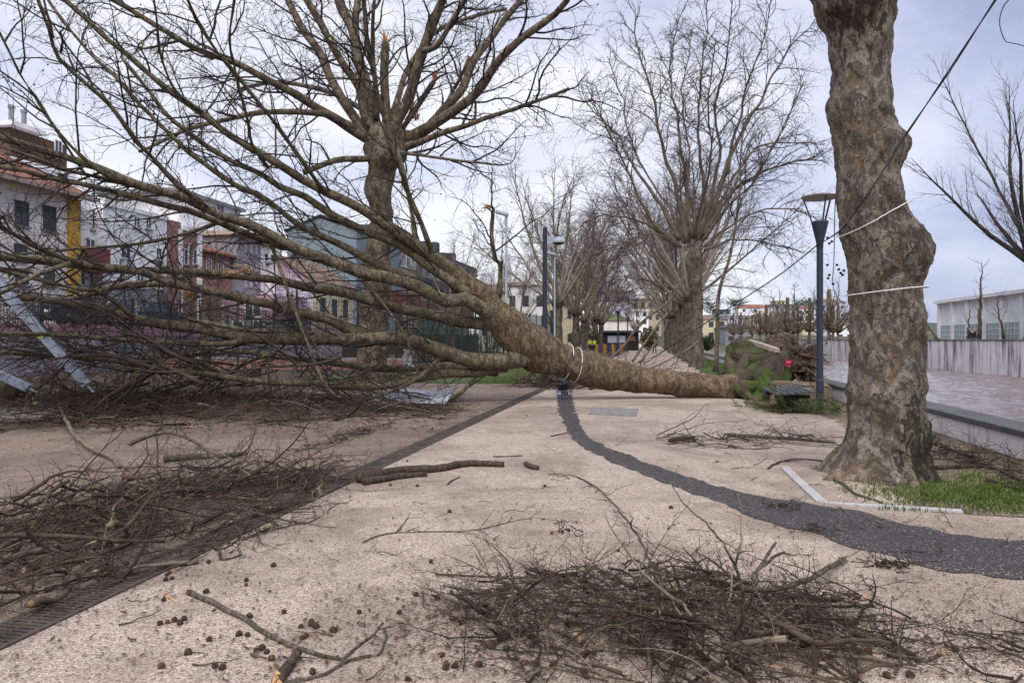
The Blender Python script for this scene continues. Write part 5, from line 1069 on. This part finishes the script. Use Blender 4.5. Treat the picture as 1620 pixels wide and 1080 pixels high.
# ================================================================== BRUSH, BRANCHES, LITTER
rng = random.Random(101)
def pile(name, label, c, ax, ay, ang, H, n, dmean, dspread, L, r, cfg, mats, wig=.18, lift=.13):
    T = Tubes(); ca, sa = math.cos(ang), math.sin(ang)
    for k in range(n):
        q = rng.random()**.6; th = rng.uniform(0, 6.283); x, y = q*math.cos(th)*ax, q*math.sin(th)*ay; dome = max(0, 1-q*q)
        p = Vector((c[0]+x*ca-y*sa, c[1]+x*sa+y*ca, .01+rng.random()**1.3*H*dome)); d_ = dmean+rng.gauss(0, dspread)+(math.pi if rng.random() < .3 else 0)
        d = Vector((math.cos(d_), math.sin(d_), rng.gauss(0, lift))); l = rng.uniform(*L); m_ = max(5, int(l/.09)); m_ = min(m_, 14)
        r0 = r[0]*math.exp(rng.random()**2.2*math.log(r[1]*1.7/r[0])); l *= .55 if r0 > r[1] else 1; p -= d.normalized()*l*.4; p.z = max(p.z, .01); mi = rng.choices(range(len(mats)), [5, 4, 1.2][:len(mats)])[0]
        pts = walk(p, d, l, m_, wig, rng, Vector((0,0,-.02)), .008); rr = [r0*(1-.75*j/m_) for j in range(m_+1)]; T.add(pts, rr, 6 if r0 > .006 else 4, mi)
        if r0 > .007 and rng.random() < .4: dd = (pts[1]-pts[0]).normalized(); T.add([pts[0]-dd*r0*.3, pts[0]+dd*r0*(1+2*rng.random())], [r0*.75, r0*1.04], 6, len(mats))
        for cc_ in cfg: cc_['mi'] = mi
        sprout(T, pts, rr, cfg, rng, 0, .006)
    o = T.build(name, [M[m_] for m_ in mats]+[M['dull_wood']]); o['kind'] = 'stuff'; o['label'] = label; o['category'] = 'brush'; return o
cB = lambda s: [dict(sp=.15*s, L=(.1*s,.45*s), ang=(25,75), r=.0042*s, n=6, wig=.26, k=3, flat=.7), dict(sp=.17*s, L=(.05*s,.18*s), ang=(25,80), r=.0027*s, n=3, wig=.28, k=3)]
bt = ['brush', 'brush_dark', 'brush_pale']
pile('brush_pile', 'low heap of tangled grey brown twigs on the left over the drain channel', (-3.3,5.55), 3.0, 1.15, R(70), .46, 450, R(52), .6, (.4,1.7), (.004,.017), cB(1.1), bt)
pile('brush_pile', 'loose twigs spilling at the far end of the left heap', (-2.7,7.9), 1.0, .7, R(60), .2, 80, R(40), .7, (.4,1.2), (.003,.01), cB(1.1), bt)
pile('brush_pile', 'foreground heap of dark tangled twigs at the bottom centre of path', (.78,4.05), 1.2, .88, R(-8), .25, 350, R(125), .65, (.25,1.0), (.003,.0115), cB(.85), bt, .16)
pile('brush_pile', 'sparse dark twigs trailing right from the foreground heap', (2.0,3.75), 1.2, .45, R(-10), .05, 75, R(150), .7, (.25,.8), (.0025,.006), cB(.75), bt)
pile('brush_pile', 'mat of broken twigs on the ground beneath the fallen crown', (-9.5,16.5), 8.5, 3.8, R(-4), .4, 1150, R(178), .8, (.6,2.2), (.005,.018), cB(1.9), bt, .12)
pile('brush_pile', 'broken sticks heaped on the path behind the fallen trunk', (3.4,25.5), 3.4, 2.4, R(15), .7, 330, R(20), .6, (.8,2.6), (.008,.03), cB(2.4), bt)
pile('brush_pile', 'dead twigs and litter lining the foot of the white parapet', (5.9,9.6), 3.2, .5, R(79), .12, 130, R(80), .7, (.3,1.0), (.004,.012), cB(1.1), bt)
pile('brush_pile', 'thin twigs lying left of the mottled tree base', (3.6,11.2), 1.3, .8, R(0), .1, 45, R(160), .5, (.5,1.4), (.004,.01), cB(1.1), bt)
pile('brush_pile', 'strip of dark litter caught along the drain channel edge', (-2.6,12.0), 1.9, .22, R(79), .04, 120, R(79), .9, (.1,.4), (.003,.007), cB(.6), ['brush_dark','brush'])
# single broken branches that can be told apart
def branch(label, pts, r0, r1, mat='branch', z=None, nm='broken_branch', cfg=None, cat='branch', k=8, end=None, wob=.015):
    """pts: (px, py, height above ground) seen on the gravel"""
    w = []
    for i, p in enumerate(pts):
        h = p[2] if len(p) > 2 else 0; r = r0+(r1-r0)*i/(len(pts)-1); g = G(p[0], p[1], h+r*.9); w.append((*g, r))
    q = catmull(w, .04); P_ = [Vector(a[:3]) for a in q]; P_ = [p+Vector((mnoise.noise(p*5), mnoise.noise(p*5+Vector((9,0,0))), .3*mnoise.noise(p*6)))*wob for p in P_]
    o = thing(nm, P_[len(P_)//2]*1.0, label, cat); o.location.z = 0; ORG[o.name] = o.location.copy()
    T = Tubes(); T.add(P_, [a[3]*(1+.18*mnoise.noise(Vector(a[:3])*9)) for a in q], k)
    if cfg:
        for c_ in cfg: c_['mi'] = 1
        sprout(T, P_[::2], [a[3] for a in q[::2]], cfg, rng, 0, .006)
    T.build('stem', [M[mat], M['brush']], o)
    if end:
        T = Tubes()
        for e_ in ([0] if end == 1 else [0, -1]):
            s = P_[e_]; d = (P_[e_]-P_[1 if e_ == 0 else -2]).normalized()
            for j in range(6): a = s+rv(rng)*q[e_][3]*.4-d*.02; T.add([a, a+d*(.03+rng.random()*.07)], [q[e_][3]*.5, .002], 4)
        T.build('torn_end', M['wood'], o)
    return o
tw1 = [dict(sp=.16, L=(.1,.4), ang=(25,65), r=.004, n=5, wig=.2, k=3, flat=.5), dict(sp=.12, L=(.05,.16), ang=(25,70), r=.002, n=3, wig=.25, k=3)]
tw2 = [dict(sp=.3, L=(.2,.7), ang=(25,65), r=.006, n=5, wig=.2, k=3), dict(sp=.2, L=(.08,.3), ang=(25,70), r=.0035, n=3, wig=.25, k=3)]
branch('dark thick rotten log lying on the gravel beside the drain', [(568,756),(600,750),(645,743),(690,741),(740,733),(797,734)], .062, .038, 'log', nm='log', k=12, wob=.03)
branch('shorter dark log lying against the front of the thick one', [(574,762),(610,757),(640,752),(675,750)], .045, .03, 'log', nm='log', k=12, wob=.02)
branch('long thin curved twig lying alone on the middle of the path', [(576,858),(596,848),(625,843),(650,842),(690,841),(735,840),(765,836),(800,828),(830,821),(860,820),(895,829)], .009, .004, 'branch', cfg=tw1, nm='fallen_twig')
branch('crooked side twig forking up beside the long curved twig', [(628,842),(640,828),(648,819),(670,819),(692,818),(712,811),(730,815)], .006, .003, 'branch', nm='fallen_twig')
branch('pale mossy stick with a torn end in the lower left foreground', [(298,936),(330,950),(365,968),(395,984),(425,1004),(450,1016),(480,1027),(510,1037),(545,1043)], .017, .011, 'branch', end=1)
branch('forked tip rising from the pale mossy stick in the foreground', [(540,1043),(560,1028),(585,1008),(606,985)], .01, .006, 'branch')
branch('dark forked twig below the pale mossy stick', [(545,1046),(575,1040),(600,1036),(610,1010),(608,995)], .01, .007, 'branch')
branch('thin bent stick at the bottom edge left of centre', [(430,1082),(470,1078),(515,1066),(540,1050),(552,1046)], .012, .008, 'branch')
branch('short stub of grey bark propped on the pale mossy stick', [(438,1078),(452,1056),(472,1030,.03)], .03, .022, 'log', nm='bark_stub', k=10, end=1)
branch('pale bleached stick standing out left above the twig heap', [(94,642,.1),(105,665,.1),(120,690,.06),(150,712,.03),(175,722,.02),(190,738)], .03, .03, 'brush_pale', end=1)
branch('thick short dark log behind the left twig heap', [(158,777),(200,772),(245,767),(290,760)], .06, .055, 'log', nm='log', k=12)
branch('mossy arched branch over the left twig heap', [(207,702,.1),(235,690,.22),(265,684,.3),(300,694,.32),(330,715,.28),(350,735,.2),(372,752,.1)], .03, .014, 'branch', cfg=tw2)
branch('straight dark branch lying across the top of the left heap', [(0,848,.3),(60,846,.32),(130,850,.33),(200,855,.3),(262,856,.22)], .017, .01, 'log', cfg=tw2)
branch('dark hooked branch poking up from the left heap', [(40,820,.55),(50,845,.45),(75,865,.36),(110,880,.3)], .016, .011, 'log')
branch('long pale twig curving out from left heap over the gravel', [(270,880),(330,868),(385,852),(425,842),(455,832),(485,826)], .009, .006, 'brush_pale', cfg=tw1, nm='fallen_twig')
branch('dark forked stick lying in front of the left heap', [(347,860,.06),(349,885,.0),(362,884),(380,878)], .011, .009, 'log')
branch('slender branch reaching right from the left heap', [(370,800,.1),(420,815,.05),(470,826,.02),(500,822),(530,800),(560,790)], .01, .004, 'branch', cfg=tw1)
branch('tall slender twig standing up out of the foreground heap', [(1150,1046,0),(1160,1010,.1),(1172,985,.28),(1176,962,.42),(1172,930,.55),(1160,890,.66),(1147,862,.74)], .011, .005, 'branch', cfg=tw1, nm='fallen_twig')
branch('long dark twig arching away from the foreground heap', [(866,750,.0),(905,752,.0),(940,768,.02),(965,790,.05),(1000,835,.1),(1025,880,.14),(1045,930,.14),(1050,965,.1)], .008, .009, 'branch', cfg=tw1, nm='fallen_twig')
branch('forked spindly twig pointing up to the asphalt patch', [(1145,860,.68),(1120,830,.6),(1085,800,.5),(1066,770,.5),(1070,745,.5)], .005, .003, 'branch', nm='fallen_twig')
branch('pale thick stick lying across the foreground heap', [(1130,918,.1),(1170,930,.14),(1215,932,.13),(1262,922,.1),(1300,905,.05),(1336,884,.02)], .015, .017, 'branch', cfg=tw1, end=2)
branch('short upturned stick with blunt tip right of the heap centre', [(1180,935,.1),(1200,905,.16),(1225,880,.18),(1243,874,.22)], .011, .008, 'branch')
branch('blunt dark twig rising beside the upturned stick', [(1192,915,.1),(1205,890,.15),(1222,866,.2),(1228,858,.22)], .011, .009, 'branch')
branch('pale silvery stick running to the bottom edge of the heap', [(1060,940,.12),(1085,985,.1),(1115,1030,.08),(1160,1062,.03),(1185,1085)], .008, .007, 'brush_pale', nm='fallen_twig')
branch('dark curved branch over the right side of the foreground heap', [(1170,1010,.08),(1210,998,.1),(1260,990,.1),(1310,1000,.08),(1330,1016,.04),(1310,1040,.0),(1270,1055)], .012, .007, 'log', cfg=tw1)
branch('long thin branch stretching right from the foreground heap', [(1255,930,.1),(1300,970,.08),(1340,995,.05),(1400,1020,.03),(1435,1045,0),(1465,1045),(1492,1036)], .008, .009, 'branch', cfg=tw1, end=2)
branch('reddish bark strip at the bottom of the foreground heap', [(1155,1040,.02),(1180,1062),(1195,1085)], .018, .012, 'log', nm='bark_strip')
branch('teal tinged twig at bottom edge left of the heap', [(895,1051),(930,1062),(975,1072),(1020,1080)], .007, .006, 'branch', nm='fallen_twig')
branch('thin dark twig lying left of the foreground heap', [(668,935,.02),(672,962),(690,966),(730,962),(760,955),(775,945)], .006, .004, 'branch', cfg=tw1, nm='fallen_twig')
branch('blackish twig poking into the heap from its left', [(832,905,.05),(860,917,.05),(890,922,.05),(925,920,.08)], .009, .006, 'log', cfg=tw1, nm='fallen_twig')
branch('short thick stick lying on the gravel beyond the asphalt bend', [(1060,697),(1078,694),(1098,692)], .035, .03, 'log', nm='log')
branch('long mossy branch lying towards the mottled tree', [(1150,688),(1190,690),(1240,693),(1290,697),(1322,700)], .035, .022, 'branch', cfg=tw2)
branch('crooked twig lying beside the tree pit corner', [(1215,741),(1235,730),(1270,726),(1310,731)], .014, .01, 'log', cfg=tw2)
branch('mossy root-like stick inside the pale tree pit', [(1320,758),(1335,766),(1352,780),(1375,788),(1395,795)], .022, .01, 'branch')
branch('grey fallen branch on the soil right of the mottled tree', [(1480,740),(1520,738),(1560,738),(1600,748)], .03, .02, 'log', cfg=tw2)
branch('long dark fallen branch on the soil by the parapet', [(1475,700),(1530,720),(1570,738),(1620,762),(1660,780)], .028, .02, 'log', cfg=tw2)
branch('small hooked twig lying on the start of the asphalt patch', [(872,690),(890,686),(908,682),(921,676)], .012, .008, 'log')
branch('bright torn splinter at the foot of the left heap', [(258,940),(270,947),(281,952)], .009, .006, 'wood', nm='splinter')
branch('low mossy branch lying in front of the fallen crown', [(260,726),(310,722),(360,720),(390,716)], .05, .03, 'branch', cfg=tw2)
branch('short dark twig stub beside the log end', [(708,766),(720,758),(727,754)], .012, .007, 'log')
branch('knobbly broken knot of wood on the path right of the log', [(832,733),(840,738),(852,740)], .035, .03, 'log', nm='wood_knot')
branch('thin straight twig lying beyond the log', [(780,722),(800,722),(826,721)], .01, .008, 'brush_dark', nm='fallen_twig')
def standing(label, pp, Y0, Y1, r0, r1):
    pts, rr = traced(pp, Y0, Y1, r0, r1, .15, .03, 3); o = thing('broken_branch', (pts[0].x, pts[0].y, 0), label, 'branch'); T = Tubes(); T.add(pts, rr, 7); sprout(T, pts[::2], rr[::2], tw2, rng, 0, .01); T.build('stem', [M['brush_pale'], M['brush']], o)
standing('tall pale snapped branch leaning up behind the fallen trunk', [(960,572),(985,548),(1010,515),(1032,496),(1052,482),(1064,470),(1072,450)], 27, 26, 3, 2)
standing('second pale snapped branch leaning behind the fallen trunk', [(1000,572),(1022,540),(1040,515),(1056,495)], 26, 26, 2.6, 1.6)
standing('thin pale branch leaning low towards the path behind the trunk', [(1012,574),(1030,552),(1048,530),(1055,505)], 25.5, 25.5, 2, 1.3)
standing('dark long bough rising right from the sticks behind the trunk', [(1000,590),(1040,578),(1075,560),(1105,540)], 24.5, 24.5, 2.2, 1.4)
# seed balls, twigs and litter on the gravel
def spiky(name, r, mat, n=2):
    bm = bmesh.new(); bmesh.ops.create_icosphere(bm, subdivisions=n, radius=r)
    for i, v in enumerate(bm.verts): v.co *= 1+.45*(rng.random()-.5)
    me = bpy.data.meshes.new(name); bm.to_mesh(me); bm.free(); me.materials.append(mat); return me
SB = [spiky('seed_ball', .017, M['seed'], 3), spiky('seed_ball', .016, M['seed_rust'], 3), spiky('seed_ball', .015, M['seed_green'], 3)]
SL = ['dark brown spiky seed ball lying on the gravel', 'rusty brown seed ball broken open on the gravel', 'greenish plane tree seed ball lying alone on the pale gravel']
def seed(px, py, k=None):
    k = (1 if rng.random() < .28 else 0) if k is None else k; g = G(px, py, .014); o = link('seed_ball', SB[k]); o.location = g; s = rng.uniform(.75,1.15); o.scale = (s,s,s*rng.uniform(.8,1)); o.rotation_euler = (rng.random()*6,rng.random()*6,0)
    tag(o, SL[k], 'seed ball', 'seed balls scattered over the gravel' if k < 2 else None)
seed(790,908,2)
fx = [(682,888),(900,838),(978,870),(660,748+20),(862,768),(253,985),(265,983),(276,980),(285,984),(291,978),(395,974),(378,1002),(326,935),(476,990),(492,987),(484,1004),(500,990),(478,1008),(405,1028),(414,1024),(422,1030),(430,1040),(340,1052),(352,1055),(568,967),(632,968),(528,996),(700,1035),(705,1055),(715,978),(728,985),(658,940),(692,945),(645,1073),(495,1062),(758,1050),(875,1050),(268,905),(272,914),(262,916),(330,888)]
for a in fx: seed(*a)
for i in range(70):
    z_ = rng.random()
    if z_ < .35: px, py = rng.gauss(880,140), rng.uniform(960,1075)
    elif z_ < .6: px, py = rng.gauss(1300,150), rng.uniform(1000,1075)
    elif z_ < .8: px, py = rng.gauss(330,180), rng.uniform(880,1060)
    else: px, py = rng.uniform(380,1500), rng.uniform(640,860)
    seed(px, py)
TM = []
for k in range(6):
    T = Tubes(); pts = walk(Vector((-.12,0,.005)), Vector((1,0,0)), rng.uniform(.15,.4), 7, .2, rng, Vector((0,0,-.03)), .004); rr = [.004*(1-.7*j/7) for j in range(8)]; T.add(pts, rr, 5); sprout(T, pts, rr, [dict(sp=.07, L=(.04,.14), ang=(25,70), r=.002, n=4, wig=.25, k=3, flat=.4)], rng, 0, .003); TM.append(T.mesh('fallen_twig', M['brush_dark'] if k % 2 else M['brush']))
for i in range(110):
    px, py = (rng.uniform(450,1600), rng.uniform(640,900)) if i % 3 else (rng.uniform(150,1500), rng.uniform(860,1070))
    o = link('fallen_twig', TM[i % 6]); o.location = G(px, py, .006); o.rotation_euler.z = rng.gauss(0, .9); s = rng.uniform(.5,1.3); o.scale = (s,s,s); tag(o, 'small dark twig scattered on the gravel path', 'twig', 'small twigs scattered on the gravel')
def litter(name, label, n, fn, mat, smin=.006, smax=.03, zz=.012):
    mb = MB()
    for k in range(n):
        x, y = fn(); s = smin*math.exp(rng.random()**2*math.log(smax/smin)); a = rng.uniform(0,6.28); c = Vector((x,y,0)); d1 = Vector((math.cos(a),math.sin(a),rng.uniform(-.2,.5)))*s; d2 = Vector((-math.sin(a),math.cos(a),rng.uniform(-.2,.5)))*s*rng.uniform(.25,.7)
        c.z = (zz(x, y) if callable(zz) else zz)+abs(d1.z)+abs(d2.z); mb.quad(c-d1, c+d2*.8, c+d1, c-d2)
    o = mb.build(name, mat); o['kind'] = 'stuff'; o['label'] = label; o['category'] = 'litter'
def gp(px, py): g = G(px, py); return g.x, g.y
def ground_noise(x, y): return mnoise.noise((x*.9, y*.9, 2))+.6*mnoise.noise((x*2.3, y*2.3, 7))
def patchy():
    while True:
        p = gp(rng.uniform(-100,1700), 600+480*rng.random()**1.2)
        if rng.random() < .22+.9*max(0, ground_noise(*p)): return p
def drift():
    i = rng.randrange(2, len(up)-2); f = rng.random(); s = rng.choice([rng.random(), abs(rng.gauss(0,.07)), 1-abs(rng.gauss(0,.09))])
    a = [up[i][k]+(up[i+1][k]-up[i][k])*f for k in (0,1)]; b = [lo[i][k]+(lo[i+1][k]-lo[i][k])*f for k in (0,1)]
    return gp(a[0]+(b[0]-a[0])*s, a[1]+(b[1]-a[1])*s)
lm = plain('bark_crumbs', (.075,.045,.03), .95, .6, 40); lm3 = plain('pale_leaf_scraps', (.26,.17,.1), .9, .6, 25); lm2 = plain('rusty_leaf_bits', (.2,.1,.05), .9, .5, 30)
litter('bark_litter', 'tiny brown bark crumbs and seed fluff scattered over the gravel', 20000, patchy, lm, .003, .02)
litter('gravel_drift', 'pale loose gravel grains drifted over the dark asphalt patch', 2600, drift, plain('loose_gravel', (.42,.34,.27), .9, .4, 60), .003, .009, .013)
litter('leaf_litter', 'rusty leaf fragments scattered thinly over the gravel', 700, patchy, lm2, .006, .022)
litter('leaf_litter', 'thick brown leaf and bark litter beneath the fallen crown', 9000, lambda: (rng.uniform(-17,-1.2), min(24, 12.2+abs(rng.gauss(0,5)))), lm, .015, .07, .02)
litter('leaf_litter', 'brown crumbs under the foreground twig heap', 9000, lambda: (rng.gauss(.85,.75), rng.gauss(3.95,.42)), lm, .004, .026, lambda x, y: .012+rng.random()*.13*math.exp(-((x-.85)/.8)**2-((y-3.95)/.5)**2))
litter('leaf_litter', 'brown crumbs under the left twig heap', 10000, lambda: (rng.gauss(-3.4,.8), rng.gauss(6.1,1.3)), lm, .005, .03, lambda x, y: .012+rng.random()*.25*math.exp(-((x+3.4)/.8)**2-((y-6.1)/1.6)**2))
litter('leaf_litter', 'pale dead leaves and bark scraps among the foreground twigs', 90, lambda: (rng.gauss(.85,.7), rng.gauss(3.95,.42)), lm3, .012, .04, lambda x, y: .02+rng.random()*.1)
litter('leaf_litter', 'pale dead leaves and bark scraps among the left twigs', 120, lambda: (rng.gauss(-3.4,.7), rng.gauss(6.1,1.4)), lm3, .015, .05, lambda x, y: .02+rng.random()*.25)
litter('leaf_litter', 'brown litter strewn over the dirty gravel left of the drain', 9000, lambda: (lambda u, v: (P(u,v).x, P(u,v).y))(*(lambda: next((u, v) for u, v in iter(lambda: (rng.uniform(3,18), -3.5-rng.random()**1.2*8), None) if rng.random() < .15+.9*max(0, ground_noise(u*1.3, v*1.3))))()), lm, .005, .03)
litter('leaf_litter', 'brown crumbs lying on the drain grating', 2600, lambda: (lambda u, v: (P(u,v).x, P(u,v).y))(rng.uniform(1,22), -3.33+rng.gauss(0,.16)), lm, .005, .022, .016)
litter('leaf_litter', 'brown leaf litter along the foot of the parapet', 2500, lambda: (lambda u, v: (P(u,v).x, P(u,v).y))(rng.uniform(7.5,24), 4.65-abs(rng.gauss(0,.35))), lm, .008, .03)
def clump(px, py, n, label):
    T = Tubes(); c = G(px, py, .01); o = thing('seed_clump', c, label, 'seed clump')
    for k in range(n): p = c+Vector((rng.gauss(0,.08),rng.gauss(0,.05),rng.random()*.03)); T.add(walk(p, Vector((rng.gauss(0,1),rng.gauss(0,1),.2)), rng.uniform(.04,.12), 4, .3, rng, None, .005), [.004,.004,.003,.003,.002], 4)
    T.build('stalks', M['brush_dark'], o)['kind'] = 'stuff'; bm = bmesh.new()
    for k in range(max(2, n//8)):
        q = Matrix.Translation(Vector((rng.gauss(0,.08),rng.gauss(0,.05),.012))); bmesh.ops.create_icosphere(bm, subdivisions=2, radius=.014, matrix=q)
    me = bpy.data.meshes.new('seed_heads'); bm.to_mesh(me); bm.free(); me.materials.append(M['seed_rust']); link('seed_heads', me, o)['kind'] = 'stuff'
clump(1412,895,60,'brown tangle of broken seed heads below the asphalt bend'); clump(1238,802,24,'brown seed clump lying on the asphalt patch near the pit corner'); clump(1285,838,18,'rusty seed clump lying in the middle of the asphalt patch'); clump(900,842,16,'seed clump hanging at the tip of the long curved twig'); clump(170,840+70,30,'brown seed clump in front of the left twig heap'); clump(1320,950,20,'small dark seed clump right of the foreground heap')
# grass
def grass(name, label, n, fn, h, mat=None, w=.006):
    mb = MB()
    for k in range(n):
        x, y = fn(); a = rng.uniform(0,6.28); hh = rng.uniform(.5,1.1)*h; s = Vector((math.cos(a),math.sin(a),0))*w; l = Vector((rng.gauss(0,.35),rng.gauss(0,.35),0))*hh; c = Vector((x,y,.003)); m_ = c+l*.35+Vector((0,0,hh*.6))
        n0 = len(mb.v); mb.v += [c-s, c+s, m_+s*.7, m_-s*.7, c+l+Vector((0,0,hh))]; mb.f += [(n0,n0+1,n0+2,n0+3),(n0+3,n0+2,n0+4)]; mb.m += [0,0]
    o = mb.build(name, mat or M['blade']); o['kind'] = 'stuff'; o['label'] = label; o['category'] = 'grass'
def tuft():
    while True:
        u, v = rng.uniform(7.2,9.6), rng.uniform(1.9,4.4); p = P(u, v); q = (p-Vector((4.75,7.35,0))); f = math.exp(-(q.x/.75)**2-(q.y/.55)**2)+.4*max(0, mnoise.noise((p.x*2,p.y*2,1)))
        if rng.random() < f and (p-Vector((4.1,8.45,0))).length > .5: return p.x, p.y
grass('grass', 'bright green grass growing round the foot of the mottled tree', 6000, tuft, .055)
def lawn_pt(u0, u1, v0, v1):
    def f():
        while True:
            u, v = u0+(u1-u0)*rng.random()**1.5, rng.uniform(v0, v1)
            if mnoise.noise((u*.5, v*.5, 4))+.35 > rng.random()*.6: p = P(u, v); return p.x, p.y
    return f
grass('grass', 'strip of lawn beyond the drain behind the fallen trunk', 9000, lawn_pt(25.8,60,-12,-4.4), .08, None, .014)
grass('grass', 'grass verge along the foot of the right hand tree row', 7000, lawn_pt(22,90,2.6,4.6), .1, None, .014)
# green conifer sprays under the bench
for i, (px, py, w_, n) in enumerate(((1245,650,'under the bench',60),(1288,655,'at the foot of the lamp post',40))):
    c = G(px, py); o = thing('conifer_spray', c, f'torn green conifer sprays lying {w_}', 'greenery'); T = Tubes(); T2 = Tubes()
    for k in range(n):
        pts = walk(c+Vector((rng.gauss(0,.35),rng.gauss(0,.3),.05)), Vector((rng.gauss(0,1),rng.gauss(0,1),.25)), rng.uniform(.4,.9), 6, .12, rng, None, .01); rr = [.006]*7; T.add(pts, rr, 4); sprout(T2, pts, rr, [dict(sp=.026, L=(.06,.22), ang=(25,60), r=.0085, n=3, wig=.1, k=3)], rng, 0, .01)
    T.build('stem', M['brush'], o); T2.build('needles', plain('conifer_green', (.075,.11,.03), .85, .45, 5), o)
